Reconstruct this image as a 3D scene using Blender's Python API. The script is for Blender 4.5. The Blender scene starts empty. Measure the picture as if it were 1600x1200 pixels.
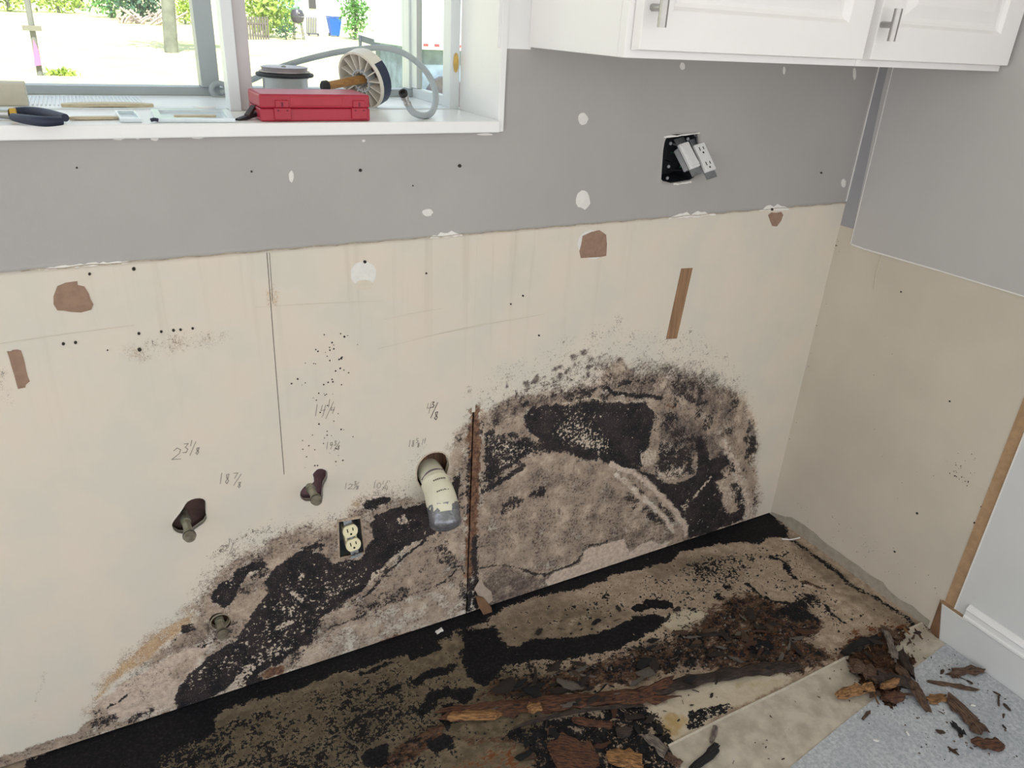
import bpy, math, random
import numpy as np
from mathutils import Vector, Matrix

sc = bpy.context.scene
col = sc.collection

# ------------------------------------------------------------------ camera
CAM_LOC = np.array([-1.78232, -1.36049, 1.40853])
CAM_ROT = [math.radians(a) for a in (64.31259, -3.02737, -28.36114)]
FPX = 1178.45
cam_d = bpy.data.cameras.new('camera')
cam_d.sensor_width = 36.0
cam_d.lens = 36.0 * FPX / 1600.0
cam_d.clip_start = 0.02
cam_d.clip_end = 400
cam = bpy.data.objects.new('camera', cam_d)
cam.location = CAM_LOC
cam.rotation_euler = CAM_ROT
col.objects.link(cam)
sc.camera = cam

# ------------------------------------------------------------------ sky, sun, exposure
world = bpy.data.worlds.new('world')
sc.world = world
world.use_nodes = True
wn = world.node_tree
bg = wn.nodes['Background']
tc = wn.nodes.new('ShaderNodeTexCoord')
sx = wn.nodes.new('ShaderNodeSeparateXYZ')
rp = wn.nodes.new('ShaderNodeValToRGB')
rp.color_ramp.elements[0].position = 0.0
rp.color_ramp.elements[0].color = (1.0, 0.97, 0.93, 1)
rp.color_ramp.elements[1].position = 0.7
rp.color_ramp.elements[1].color = (0.62, 0.78, 1.0, 1)
wn.links.new(tc.outputs['Generated'], sx.inputs[0])
wn.links.new(sx.outputs['Z'], rp.inputs[0])
wn.links.new(rp.outputs[0], bg.inputs['Color'])
bg.inputs['Strength'].default_value = 1.25

sun_d = bpy.data.lights.new('sun', 'SUN')
sun_d.energy = 7.5
sun_d.angle = math.radians(0.6)
sun_d.color = (1.0, 0.96, 0.88)
sun = bpy.data.objects.new('sun', sun_d)
sun.rotation_euler = (math.radians(38), 0, math.radians(-12))
sun.location = (0, -3, 6)
col.objects.link(sun)

sc.view_settings.view_transform = 'Standard'
sc.view_settings.look = 'None'
sc.view_settings.gamma = 1.0
sc.view_settings.use_curve_mapping = False
sc.view_settings.exposure = 0.41

# ------------------------------------------------------------------ pixel -> place helpers
RM = np.array(cam.rotation_euler.to_matrix())
def ray(u, v):
    return RM @ np.array([(u - 800) / FPX, -(v - 600) / FPX, -1.0])
def on(u, v, ax, val):
    d = ray(u, v)
    return CAM_LOC + d * ((val - CAM_LOC[ax]) / d[ax])
def W(u, v, y=0.0): return on(u, v, 1, y)          # a plane parallel to the back wall
def F(u, v, z=0.0): return on(u, v, 2, z)          # a level plane
def RW(u, v, x=0.0): return on(u, v, 0, x)         # the right wall
def ground_z(y): return -0.35 + 0.022 * max(0.0, y - 4.0)
def G(u, v):                                       # the sloping lawn outside
    d = ray(u, v)
    t = (-0.438 + 0.022 * CAM_LOC[1] - CAM_LOC[2]) / (d[2] - 0.022 * d[1])
    return CAM_LOC + d * t

def lin(c):
    out = []
    for k in c[:3]:
        k = k / 255.0
        out.append(k / 12.92 if k <= 0.04045 else ((k + 0.055) / 1.055) ** 2.4)
    return (out[0], out[1], out[2], 1.0)

# ------------------------------------------------------------------ node helpers
class NT:
    def __init__(self, m):
        m.use_nodes = True
        self.t = m.node_tree
        self.n = self.t.nodes
        self.b = self.n['Principled BSDF']
        self.tc = self.n.new('ShaderNodeTexCoord')
        self.co = self.tc.outputs['Object']
    def put(self, s, v):
        if isinstance(v, bpy.types.NodeSocket): self.t.links.new(v, s)
        else: s.default_value = v
    def math(self, op, a, b=0.0, clamp=False):
        k = self.n.new('ShaderNodeMath'); k.operation = op; k.use_clamp = clamp
        self.put(k.inputs[0], a); self.put(k.inputs[1], b)
        return k.outputs[0]
    def add(self, *a):
        r = a[0]
        for q in a[1:]: r = self.math('ADD', r, q)
        return r
    def mul(self, a, b): return self.math('MULTIPLY', a, b)
    def noise(self, scale, detail=3.0, rough=0.55, vec=None, dist=0.0):
        k = self.n.new('ShaderNodeTexNoise')
        k.inputs['Scale'].default_value = scale
        k.inputs['Detail'].default_value = detail
        k.inputs['Roughness'].default_value = rough
        k.inputs['Distortion'].default_value = dist
        self.t.links.new(vec if vec is not None else self.co, k.inputs['Vector'])
        return k.outputs['Fac']
    def cn(self, n, amp):                          # centred noise
        return self.mul(self.math('SUBTRACT', n, 0.5), amp)
    def mapping(self, scale, rot=(0, 0, 0)):
        k = self.n.new('ShaderNodeMapping')
        k.inputs['Scale'].default_value = scale
        k.inputs['Rotation'].default_value = rot
        self.t.links.new(self.co, k.inputs['Vector'])
        return k.outputs[0]
    def smooth(self, v, lo, hi, a=0.0, b=1.0):
        k = self.n.new('ShaderNodeMapRange'); k.interpolation_type = 'SMOOTHSTEP'
        self.put(k.inputs['Value'], v)
        k.inputs['From Min'].default_value = lo; k.inputs['From Max'].default_value = hi
        k.inputs['To Min'].default_value = a; k.inputs['To Max'].default_value = b
        return k.outputs['Result']
    def mix(self, f, a, b):
        k = self.n.new('ShaderNodeMix'); k.data_type = 'RGBA'
        self.put(k.inputs['Factor'], f)
        self.put(k.inputs['A'], a) if False else None
        ia = [s for s in k.inputs if s.name == 'A' and s.type == 'RGBA'][0]
        ib = [s for s in k.inputs if s.name == 'B' and s.type == 'RGBA'][0]
        self.put(ia, a); self.put(ib, b)
        return [s for s in k.outputs if s.type == 'RGBA'][0]
    def attr(self, name):
        k = self.n.new('ShaderNodeAttribute'); k.attribute_name = name
        s = self.n.new('ShaderNodeSeparateColor')
        self.t.links.new(k.outputs['Color'], s.inputs[0])
        return s.outputs[0], s.outputs[1], s.outputs[2], k.outputs['Alpha']
    def bump(self, h, strength=0.2, dist=0.002):
        k = self.n.new('ShaderNodeBump')
        k.inputs['Strength'].default_value = strength
        k.inputs['Distance'].default_value = dist
        self.t.links.new(h, k.inputs['Height'])
        self.t.links.new(k.outputs[0], self.b.inputs['Normal'])

MATS = {}
def mat(name, rgb, rough=0.6, var=0.08, vscale=18.0, bump=0.12, bscale=160.0, metal=0.0, rgb2=None, stretch=None, spec=None, bd=0.002):
    if name in MATS: return MATS[name]
    m = bpy.data.materials.new(name); t = NT(m)
    c = lin(rgb)
    lo = tuple(k * (1 - var) for k in c[:3]) + (1,)
    hi = lin(rgb2) if rgb2 else tuple(min(1, k * (1 + var)) for k in c[:3]) + (1,)
    if rgb2: lo = c
    vec = t.mapping(stretch) if stretch else None
    n = t.noise(vscale, 3.0, 0.6, vec)
    t.put(t.b.inputs['Base Color'], t.mix(t.smooth(n, 0.32, 0.68), lo, hi))
    t.b.inputs['Roughness'].default_value = rough
    t.b.inputs['Metallic'].default_value = metal
    if spec is not None: t.b.inputs['Specular IOR Level'].default_value = spec
    if bump > 0: t.bump(t.noise(bscale, 2.0, 0.6, vec), bump, bd)
    MATS[name] = m
    return m

# ------------------------------------------------------------------ mesh helpers
ORIG = {}
class MB:
    def __init__(self): self.v = []; self.f = []
    def add(self, vs, fs):
        o = len(self.v)
        self.v += [tuple(float(c) for c in q) for q in vs]
        self.f += [tuple(i + o for i in q) for q in fs]
        return self
    def box(self, a, b):
        x0, y0, z0 = [min(a[i], b[i]) for i in range(3)]; x1, y1, z1 = [max(a[i], b[i]) for i in range(3)]
        return self.add([(x0, y0, z0), (x1, y0, z0), (x1, y1, z0), (x0, y1, z0), (x0, y0, z1), (x1, y0, z1), (x1, y1, z1), (x0, y1, z1)],
                        [(0, 3, 2, 1), (4, 5, 6, 7), (0, 1, 5, 4), (1, 2, 6, 5), (2, 3, 7, 6), (3, 0, 4, 7)])
    def obox(self, c, ax, ay, az, h):
        c = np.array(c); ax, ay, az = [np.array(k) / np.linalg.norm(k) for k in (ax, ay, az)]
        vs = []
        for sz in (-1, 1):
            for a, b in ((-1, -1), (1, -1), (1, 1), (-1, 1)):
                vs.append(c + ax * a * h[0] + ay * b * h[1] + az * sz * h[2])
        return self.add(vs, [(0, 3, 2, 1), (4, 5, 6, 7), (0, 1, 5, 4), (1, 2, 6, 5), (2, 3, 7, 6), (3, 0, 4, 7)])
    def frame(self, d):
        d = np.array(d, float); d /= np.linalg.norm(d)
        a = np.array([0, 0, 1.0]) if abs(d[2]) < 0.9 else np.array([1.0, 0, 0])
        e1 = np.cross(d, a); e1 /= np.linalg.norm(e1)
        return d, e1, np.cross(d, e1)
    def lathe(self, o, axis, prof, n=20, cap=True):
        d, e1, e2 = self.frame(axis); o = np.array(o, float)
        vs = []; fs = []
        for r, h in prof:
            for k in range(n):
                t = 2 * math.pi * k / n
                vs.append(o + d * h + (e1 * math.cos(t) + e2 * math.sin(t)) * r)
        for i in range(len(prof) - 1):
            for k in range(n):
                k2 = (k + 1) % n
                fs.append((i * n + k, i * n + k2, (i + 1) * n + k2, (i + 1) * n + k))
        if cap:
            fs.append(tuple(range(n - 1, -1, -1))); m = (len(prof) - 1) * n
            fs.append(tuple(range(m, m + n)))
        return self.add(vs, fs)
    def cyl(self, a, b, r, r2=None, n=16):
        a = np.array(a, float); b = np.array(b, float)
        return self.lathe(a, b - a, [(r, 0), (r if r2 is None else r2, np.linalg.norm(b - a))], n)
    def tube(self, pts, r, n=10, sub=6):
        P = [np.array(q, float) for q in pts]
        if sub > 1 and len(P) > 2:
            Q = []
            for i in range(len(P) - 1):
                p0 = P[max(i - 1, 0)]; p1 = P[i]; p2 = P[i + 1]; p3 = P[min(i + 2, len(P) - 1)]
                for k in range(sub):
                    t = k / sub
                    Q.append(0.5 * ((2 * p1) + (-p0 + p2) * t + (2 * p0 - 5 * p1 + 4 * p2 - p3) * t * t + (-p0 + 3 * p1 - 3 * p2 + p3) * t ** 3))
            Q.append(P[-1]); P = Q
        rr = r if callable(r) else (lambda s: r)
        vs = []; fs = []; e1 = None
        for i, q in enumerate(P):
            d = P[min(i + 1, len(P) - 1)] - P[max(i - 1, 0)]; d /= np.linalg.norm(d) + 1e-12
            if e1 is None: _, e1, e2 = self.frame(d)
            else:
                e1 = e1 - d * (e1 @ d); e1 /= np.linalg.norm(e1); e2 = np.cross(d, e1)
            R = rr(i / (len(P) - 1))
            for k in range(n):
                t = 2 * math.pi * k / n
                vs.append(q + (e1 * math.cos(t) + e2 * math.sin(t)) * R)
        for i in range(len(P) - 1):
            for k in range(n):
                k2 = (k + 1) % n
                fs.append((i * n + k, i * n + k2, (i + 1) * n + k2, (i + 1) * n + k))
        fs.append(tuple(range(n - 1, -1, -1))); m = (len(P) - 1) * n
        fs.append(tuple(range(m, m + n)))
        return self.add(vs, fs)
    def prism(self, pts, off):
        pts = [np.array(q, float) for q in pts]; off = np.array(off, float); n = len(pts)
        fs = [tuple(range(n)), tuple(range(2 * n - 1, n - 1, -1))]
        for k in range(n): fs.append((k, k + n, (k + 1) % n + n, (k + 1) % n))
        return self.add(pts + [q + off for q in pts], fs)
    def ribbon(self, pts, w, normal):
        pts = [np.array(q, float) for q in pts]; nm = np.array(normal, float)
        for i in range(len(pts) - 1):
            d = pts[i + 1] - pts[i]; L = np.linalg.norm(d)
            if L < 1e-9: continue
            s = np.cross(d / L, nm) * w / 2; e = d / L * w * 0.3
            self.add([pts[i] - s - e, pts[i] + s - e, pts[i + 1] + s + e, pts[i + 1] - s + e], [(0, 1, 2, 3)])
        return self
    def sphere(self, c, r, n=14, m=8, sq=(1, 1, 1)):
        prof = []
        vs = []; fs = []
        c = np.array(c, float)
        for i in range(m + 1):
            a = math.pi * i / m
            for k in range(n):
                t = 2 * math.pi * k / n
                vs.append(c + np.array([math.sin(a) * math.cos(t) * sq[0], math.sin(a) * math.sin(t) * sq[1], math.cos(a) * sq[2]]) * r)
        for i in range(m):
            for k in range(n):
                k2 = (k + 1) % n
                fs.append((i * n + k, (i + 1) * n + k, (i + 1) * n + k2, i * n + k2))
        return self.add(vs, fs)
    def build(self, name, m, parent=None, smooth=False, bevel=0.0, seg=2, loc=None):
        o0 = ORIG[parent.name] if parent else (np.array(loc, float) if loc is not None else np.zeros(3))
        me = bpy.data.meshes.new(name)
        me.from_pydata([tuple(np.array(q) - o0) for q in self.v], [], self.f)
        me.materials.append(m)
        if smooth:
            me.polygons.foreach_set('use_smooth', [True] * len(me.polygons))
        me.update()
        o = bpy.data.objects.new(name, me); col.objects.link(o)
        if parent: o.parent = parent
        elif loc is not None: o.location = loc
        ORIG[o.name] = o0
        if smooth:
            md = o.modifiers.new('es', 'EDGE_SPLIT'); md.split_angle = math.radians(42)
        if bevel > 0:
            md = o.modifiers.new('bv', 'BEVEL'); md.width = bevel; md.segments = seg; md.limit_method = 'ANGLE'; md.angle_limit = math.radians(40)
        return o

def tag(o, label=None, cat=None, group=None, kind=None):
    if label: o['label'] = label
    if cat: o['category'] = cat
    if group: o['group'] = group
    if kind: o['kind'] = kind
    return o
def thing(name, loc, label, cat, group=None):
    o = bpy.data.objects.new(name, None); col.objects.link(o)
    o.location = loc; o.empty_display_size = 0.05
    ORIG[o.name] = np.array(loc, float)
    return tag(o, label, cat, group)

# ------------------------------------------------------------------ stain masks
def vnoise(x, y, seed):
    xi = np.floor(x).astype(np.int64); yi = np.floor(y).astype(np.int64)
    fx = x - xi; fy = y - yi
    fx = fx * fx * (3 - 2 * fx); fy = fy * fy * (3 - 2 * fy)
    def h(a, b):
        n = (a * 374761393 + b * 668265263 + seed * 974634777) & 0xffffffff
        n = ((n ^ (n >> 13)) * 1274126177) & 0xffffffff
        return ((n ^ (n >> 16)) & 0xffff) / 65535.0
    return (h(xi, yi) * (1 - fx) + h(xi + 1, yi) * fx) * (1 - fy) + (h(xi, yi + 1) * (1 - fx) + h(xi + 1, yi + 1) * fx) * fy
def fbm(x, y, seed): return vnoise(x, y, seed) * 0.55 + vnoise(x * 2.1, y * 2.1, seed + 7) * 0.3 + vnoise(x * 4.3, y * 4.3, seed + 19) * 0.15
def seg_dist(px, py, a, b):
    dx, dy = b[0] - a[0], b[1] - a[1]; L = dx * dx + dy * dy + 1e-12
    t = np.clip(((px - a[0]) * dx + (py - a[1]) * dy) / L, 0, 1)
    return np.hypot(px - a[0] - t * dx, py - a[1] - t * dy)
def inside(px, py, poly):
    r = np.zeros(px.shape, bool); n = len(poly)
    for i in range(n):
        (x0, y0), (x1, y1) = poly[i], poly[(i + 1) % n]
        c = ((y0 > py) != (y1 > py))
        with np.errstate(divide='ignore', invalid='ignore'):
            r ^= c & (px < (x1 - x0) * (py - y0) / (y1 - y0 + 1e-15) + x0)
    return r
class Mask:
    """soft stain layers over a flat surface, in metres on that surface"""
    def __init__(self, x, y, to2d, names, warp=0.012):
        self.x = x + (fbm(x * 26, y * 26, 3) - 0.5) * warp * 1.6 + (fbm(x * 90, y * 90, 5) - 0.5) * warp * 0.8
        self.y = y + (fbm(x * 26, y * 26, 11) - 0.5) * warp * 1.6 + (fbm(x * 90, y * 90, 13) - 0.5) * warp * 0.8
        self.to2d = to2d
        self.L = {n: np.zeros(len(x)) for n in names}
    def _apply(self, layer, idx, m, val, op):
        a = self.L[layer]
        if op == 'max': a[idx] = np.maximum(a[idx], m * val)
        elif op == 'cut': a[idx] = a[idx] * (1 - m * val)
        else: a[idx] = a[idx] + m * val
    def poly(self, layer, pts, val=1.0, fe=0.012, op='max'):
        q = [self.to2d(*k) for k in pts]
        xs = [k[0] for k in q]; ys = [k[1] for k in q]
        idx = np.where((self.x > min(xs) - fe) & (self.x < max(xs) + fe) & (self.y > min(ys) - fe) & (self.y < max(ys) + fe))[0]
        if not len(idx): return
        px, py = self.x[idx], self.y[idx]
        d = np.full(len(idx), 9.0)
        for i in range(len(q)): d = np.minimum(d, seg_dist(px, py, q[i], q[(i + 1) % len(q)]))
        sd = np.where(inside(px, py, q), d, -d)
        t = np.clip(0.5 + sd / (2 * fe), 0, 1)
        self._apply(layer, idx, t * t * (3 - 2 * t), val, op)
    def stroke(self, layer, pts, w, val=1.0, fe=0.006, op='max'):
        q = [self.to2d(*k) for k in pts]; R = w / 2 + fe
        xs = [k[0] for k in q]; ys = [k[1] for k in q]
        idx = np.where((self.x > min(xs) - R) & (self.x < max(xs) + R) & (self.y > min(ys) - R) & (self.y < max(ys) + R))[0]
        if not len(idx): return
        px, py = self.x[idx], self.y[idx]; d = np.full(len(idx), 9.0)
        if len(q) == 1: d = np.hypot(px - q[0][0], py - q[0][1])
        for i in range(len(q) - 1): d = np.minimum(d, seg_dist(px, py, q[i], q[i + 1]))
        t = np.clip(0.5 + (w / 2 - d) / (2 * fe), 0, 1)
        self._apply(layer, idx, t * t * (3 - 2 * t), val, op)
    def rgba(self, n): return np.stack([np.clip(self.L[k], 0, 1) if k else np.zeros(len(self.x)) for k in n], 1)
def set_attr(me, name, arr):
    a = me.attributes.new(name, 'FLOAT_COLOR', 'POINT')
    a.data.foreach_set('color', arr.astype(np.float32).ravel())

def grid_surface(name, xs, ys, to3d, holes, depth_vec, m, parent=None, attrs=None):
    """flat sheet on a fine grid; holes are cut to their outline and get a rim of the sheet's thickness"""
    nx, ny = len(xs), len(ys)
    X, Y = np.meshgrid(xs, ys); X = X.ravel().copy(); Y = Y.ravel().copy()
    cx = (xs[:-1] + xs[1:]) / 2; cy = (ys[:-1] + ys[1:]) / 2
    CX, CY = np.meshgrid(cx, cy)
    dead = np.zeros(CX.shape, bool)
    snap = []
    for h in holes:
        d = inside(CX.ravel(), CY.ravel(), h).reshape(CX.shape)
        dead |= d; snap.append((h, d))
    for h, d in snap:
        pad = np.zeros((ny + 1, nx + 1), bool); pad[1:ny, 1:nx] = d
        cnt = pad[:-1, :-1].astype(int) + pad[1:, :-1] + pad[:-1, 1:] + pad[1:, 1:]
        b = np.where(((cnt > 0) & (cnt < 4)).ravel())[0]
        for i in b:
            best = (9, 0, 0)
            for k in range(len(h)):
                a, c = h[k], h[(k + 1) % len(h)]
                dx, dy = c[0] - a[0], c[1] - a[1]
                t = min(1, max(0, ((X[i] - a[0]) * dx + (Y[i] - a[1]) * dy) / (dx * dx + dy * dy + 1e-12)))
                qx, qy = a[0] + t * dx, a[1] + t * dy; dd = math.hypot(X[i] - qx, Y[i] - qy)
                if dd < best[0]: best = (dd, qx, qy)
            X[i], Y[i] = best[1], best[2]
    jj, ii = np.where(~dead)
    v0 = jj * nx + ii
    quads = np.stack([v0, v0 + 1, v0 + 1 + nx, v0 + nx], 1)
    V = to3d(X, Y)
    rim = []
    for h, d in snap:
        for j, i in zip(*np.where(d)):
            for (j2, i2, e) in ((j - 1, i, (j * nx + i, j * nx + i + 1)), (j + 1, i, ((j + 1) * nx + i + 1, (j + 1) * nx + i)),
                                (j, i - 1, ((j + 1) * nx + i, j * nx + i)), (j, i + 1, (j * nx + i + 1, (j + 1) * nx + i + 1))):
                if 0 <= j2 < dead.shape[0] and 0 <= i2 < dead.shape[1] and not dead[j2, i2]: rim.append(e)
    # outer rim
    for i in range(nx - 1): rim.append((i + 1, i)); rim.append(((ny - 1) * nx + i, (ny - 1) * nx + i + 1))
    for j in range(ny - 1): rim.append((j * nx, (j + 1) * nx)); rim.append(((j + 1) * nx + nx - 1, j * nx + nx - 1))
    rid = sorted({a for e in rim for a in e}); mp = {a: len(V) + k for k, a in enumerate(rid)}
    V2 = np.concatenate([V, V[rid] + np.array(depth_vec)]) if rid else V
    rq = np.array([(a, mp[a], mp[b], b) for a, b in rim])
    Q = np.concatenate([quads, rq]) if len(rq) else quads
    me = bpy.data.meshes.new(name)
    me.vertices.add(len(V2)); me.vertices.foreach_set('co', V2.astype(np.float32).ravel())
    me.loops.add(len(Q) * 4); me.loops.foreach_set('vertex_index', Q.astype(np.int32).ravel())
    me.polygons.add(len(Q)); me.polygons.foreach_set('loop_start', np.arange(0, len(Q) * 4, 4, dtype=np.int32))
    me.update(calc_edges=True); me.validate()
    me.materials.append(m)
    if attrs:
        for nme, fn in attrs.items():
            arr = fn; arr = np.concatenate([arr, arr[rid]]) if rid else arr
            set_attr(me, nme, arr)
    o = bpy.data.objects.new(name, me); col.objects.link(o)
    if parent: o.parent = parent
    ORIG[o.name] = np.zeros(3)
    return o
def w2(u, v): q = W(u, v); return (q[0], q[2])
def f2(u, v): q = F(u, v); return (q[0], q[1])
def Z(x0, y0, s, txt):
    """outline points read off an enlarged crop whose corner is x0, y0 and whose scale is s"""
    return [(x0 + float(a.split(',')[0]) / s, y0 + float(a.split(',')[1]) / s) for a in txt.split()]
def jag(pts, amt, step, seed):
    r = random.Random(seed); out = []
    for i in range(len(pts)):
        a = np.array(pts[i], float); b = np.array(pts[(i + 1) % len(pts)], float)
        n = max(1, int(np.linalg.norm(b - a) / step))
        for k in range(n):
            q = a + (b - a) * k / n
            out.append((q[0] + r.uniform(-amt, amt), q[1] + r.uniform(-amt, amt)))
    return out

# ================================================================== MATERIALS OF THE SHELL
def mould_wall_material():
    m = bpy.data.materials.new('stained_drywall'); t = NT(m)
    haze, fur, blk, wht = t.attr('stain_a')
    tan, rust, speck, pale = t.attr('stain_b')
    n0 = t.noise(7, 3); n1 = t.noise(38, 5, 0.65); n2 = t.noise(150, 3, 0.6); n3 = t.noise(460, 2, 0.6); n4 = t.noise(80, 4, 0.7)
    npz = t.noise(15, 6, 0.7); n5 = t.noise(800, 1, 0.5)
    def gate(mk): return t.smooth(mk, 0.03, 0.22)
    c = t.mix(t.smooth(n0, 0.35, 0.65), lin((220, 209, 195)), lin((212, 207, 195)))
    # old drip marks under the paint line
    sep = t.n.new('ShaderNodeSeparateXYZ'); t.t.links.new(t.co, sep.inputs[0])
    streak = t.noise(1.0, 4, 0.6, t.mapping((26, 1, 1.2)))
    up = t.smooth(sep.outputs[2], 0.55, 1.0)
    lft = t.smooth(sep.outputs[0], -1.0, -0.6, 1.0, 0.15)
    c = t.mix(t.mul(t.mul(t.mul(t.smooth(streak, 0.52, 0.74), up), lft), 0.26), c, lin((170, 158, 138)))
    c = t.mix(t.mul(gate(pale), t.smooth(t.add(pale, t.cn(n1, 1.5), t.cn(n2, 0.9)), 0.35, 0.75)), c,
              t.mix(t.smooth(n4, 0.35, 0.65), lin((182, 162, 148)), lin((214, 196, 180))))
    tf = t.mul(gate(tan), t.smooth(t.add(tan, t.cn(npz, 1.2), t.cn(n1, 1.2), t.cn(n3, 2.2), t.cn(n2, 1.2)), 0.3, 1.1))
    c = t.mix(t.mul(tf, 0.85), c, t.mix(t.smooth(n1, 0.35, 0.65), lin((146, 104, 58)), lin((196, 158, 108))))
    ff = t.mul(gate(fur), t.smooth(t.add(fur, t.cn(npz, 1.1), t.cn(n1, 1.3), t.cn(n2, 0.9), t.cn(n3, 1.2)), 0.2, 0.85))
    furc = t.mix(t.smooth(npz, 0.34, 0.52), lin((120, 106, 97)), lin((164, 146, 130)))
    furc = t.mix(t.smooth(npz, 0.5, 0.66), furc, lin((200, 181, 162)))
    furc = t.mix(t.smooth(n1, 0.52, 0.68, 0, 0.55), furc, lin((176, 156, 136)))
    furc = t.mix(t.smooth(n3, 0.54, 0.7, 0, 0.75), furc, lin((88, 76, 70)))
    furc = t.mix(t.mul(t.smooth(n2, 0.53, 0.62, 0, 0.85), t.smooth(npz, 0.56, 0.44)), furc, lin((78, 67, 63)))
    c = t.mix(ff, c, furc)
    hf = t.mul(gate(haze), t.smooth(t.add(haze, t.cn(n1, 1.7), t.cn(n2, 1.3), t.cn(n3, 1.5), t.cn(n5, 1.6)), 0.3, 0.95))
    hazec = t.mix(t.smooth(n4, 0.36, 0.62), lin((58, 50, 50)), lin((110, 97, 91)))
    hazec = t.mix(t.smooth(n3, 0.56, 0.7, 0, 0.5), hazec, lin((160, 144, 132)))
    c = t.mix(t.mul(hf, 0.92), c, hazec)
    rf = t.mul(gate(rust), t.smooth(t.add(rust, t.cn(n1, 1.2), t.cn(n2, 0.9)), 0.35, 0.75))
    c = t.mix(rf, c, t.mix(t.smooth(n4, 0.35, 0.65), lin((78, 54, 46)), lin((142, 108, 84))))
    sf = t.mul(gate(speck), t.smooth(t.add(t.mul(speck, 0.40), t.cn(n3, 2.0), t.cn(n2, 1.6), t.cn(n1, 1.2)), 0.44, 0.64))
    c = t.mix(t.mul(sf, 0.85), c, lin((66, 57, 54)))
    bf = t.mul(gate(blk), t.smooth(t.add(blk, t.cn(n1, 1.9), t.cn(n2, 1.5), t.cn(n3, 1.2)), 0.38, 0.58))
    bc = t.mix(t.smooth(npz, 0.42, 0.62), lin((26, 25, 30)), lin((50, 43, 45)))
    bc = t.mix(t.smooth(n4, 0.56, 0.70, 0, 0.8), bc, lin((92, 78, 70)))
    bc = t.mix(t.mul(t.smooth(n3, 0.57, 0.66, 0, 0.8), t.smooth(n1, 0.42, 0.6)), bc, lin((138, 122, 112)))
    c = t.mix(bf, c, bc)
    wf = t.mul(gate(wht), t.smooth(t.add(t.mul(wht, 0.68), t.cn(n2, 1.7), t.cn(n4, 1.6), t.cn(n1, 0.9)), 0.50, 0.62))
    c = t.mix(wf, c, t.mix(t.smooth(n2, 0.4, 0.6), lin((168, 152, 138)), lin((204, 190, 172))))
    t.put(t.b.inputs['Base Color'], c)
    t.b.inputs['Roughness'].default_value = 0.72
    t.b.inputs['Specular IOR Level'].default_value = 0.3
    t.bump(t.add(t.mul(bf, -0.4), t.mul(ff, 0.3), t.mul(t.noise(220, 3), 0.15), t.mul(t.mul(npz, ff), 0.8)), 0.25, 0.002)
    return m

def mould_floor_material():
    m = bpy.data.materials.new('rotten_subfloor'); t = NT(m)
    blk, wood, pale, dirt_shade = t.attr('stain_a')
    speck, yel, red, _ = t.attr('stain_b')
    n0 = t.noise(6, 3); n1 = t.noise(38, 5, 0.62); n2 = t.noise(130, 3, 0.6); n3 = t.noise(330, 2, 0.5); n4 = t.noise(70, 6, 0.7, t.mapping((1, 3.2, 1), (0, 0, 0.3)))
    def gate(mk): return t.smooth(mk, 0.03, 0.2)
    c = t.mix(t.smooth(n1, 0.33, 0.67), lin((156, 138, 120)), lin((192, 172, 152)))
    c = t.mix(t.smooth(n3, 0.52, 0.7, 0, 0.5), c, lin((92, 80, 68)))
    c = t.mix(t.mul(gate(dirt_shade), t.mul(dirt_shade, 0.95)), c, t.mix(t.smooth(n1, 0.35, 0.65), lin((88, 78, 62)), lin((122, 108, 88))))
    c = t.mix(t.mul(gate(pale), t.smooth(t.add(pale, t.cn(n1, 1.2)), 0.3, 0.75)), c, t.mix(n2, lin((188, 174, 154)), lin((206, 194, 172))))
    c = t.mix(t.mul(gate(yel), t.smooth(t.add(yel, t.cn(n1, 1.0)), 0.3, 0.8)), c, lin((176, 150, 104)))
    wf = t.mul(gate(wood), t.smooth(t.add(wood, t.cn(n1, 1.6), t.cn(n4, 1.8)), 0.36, 0.62))
    c = t.mix(wf, c, t.mix(t.smooth(n4, 0.38, 0.62), lin((38, 27, 24)), lin((108, 80, 62))))
    rf = t.mul(gate(red), t.smooth(t.add(red, t.cn(n1, 1.4), t.cn(n4, 1.4)), 0.4, 0.65))
    c = t.mix(rf, c, t.mix(n4, lin((70, 36, 24)), lin((136, 84, 48))))
    sf = t.mul(gate(speck), t.smooth(t.add(t.mul(speck, 0.46), t.cn(n2, 1.7), t.cn(n1, 1.9), t.cn(n3, 0.9), t.cn(n0, 1.0)), 0.44, 0.54))
    c = t.mix(sf, c, lin((30, 28, 29)))
    bf = t.mul(gate(blk), t.smooth(t.add(blk, t.cn(n1, 1.5), t.cn(n2, 1.5), t.cn(n3, 0.7)), 0.42, 0.54))
    c = t.mix(bf, c, t.mix(t.smooth(n2, 0.45, 0.7), lin((16, 16, 20)), lin((34, 32, 36))))
    t.put(t.b.inputs['Base Color'], c)
    t.b.inputs['Roughness'].default_value = 0.7
    t.b.inputs['Specular IOR Level'].default_value = 0.25
    t.bump(t.add(t.mul(bf, 0.7), t.mul(wf, 0.9), t.mul(sf, 0.5), t.mul(n2, 0.5)), 0.5, 0.004)
    return m

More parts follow.
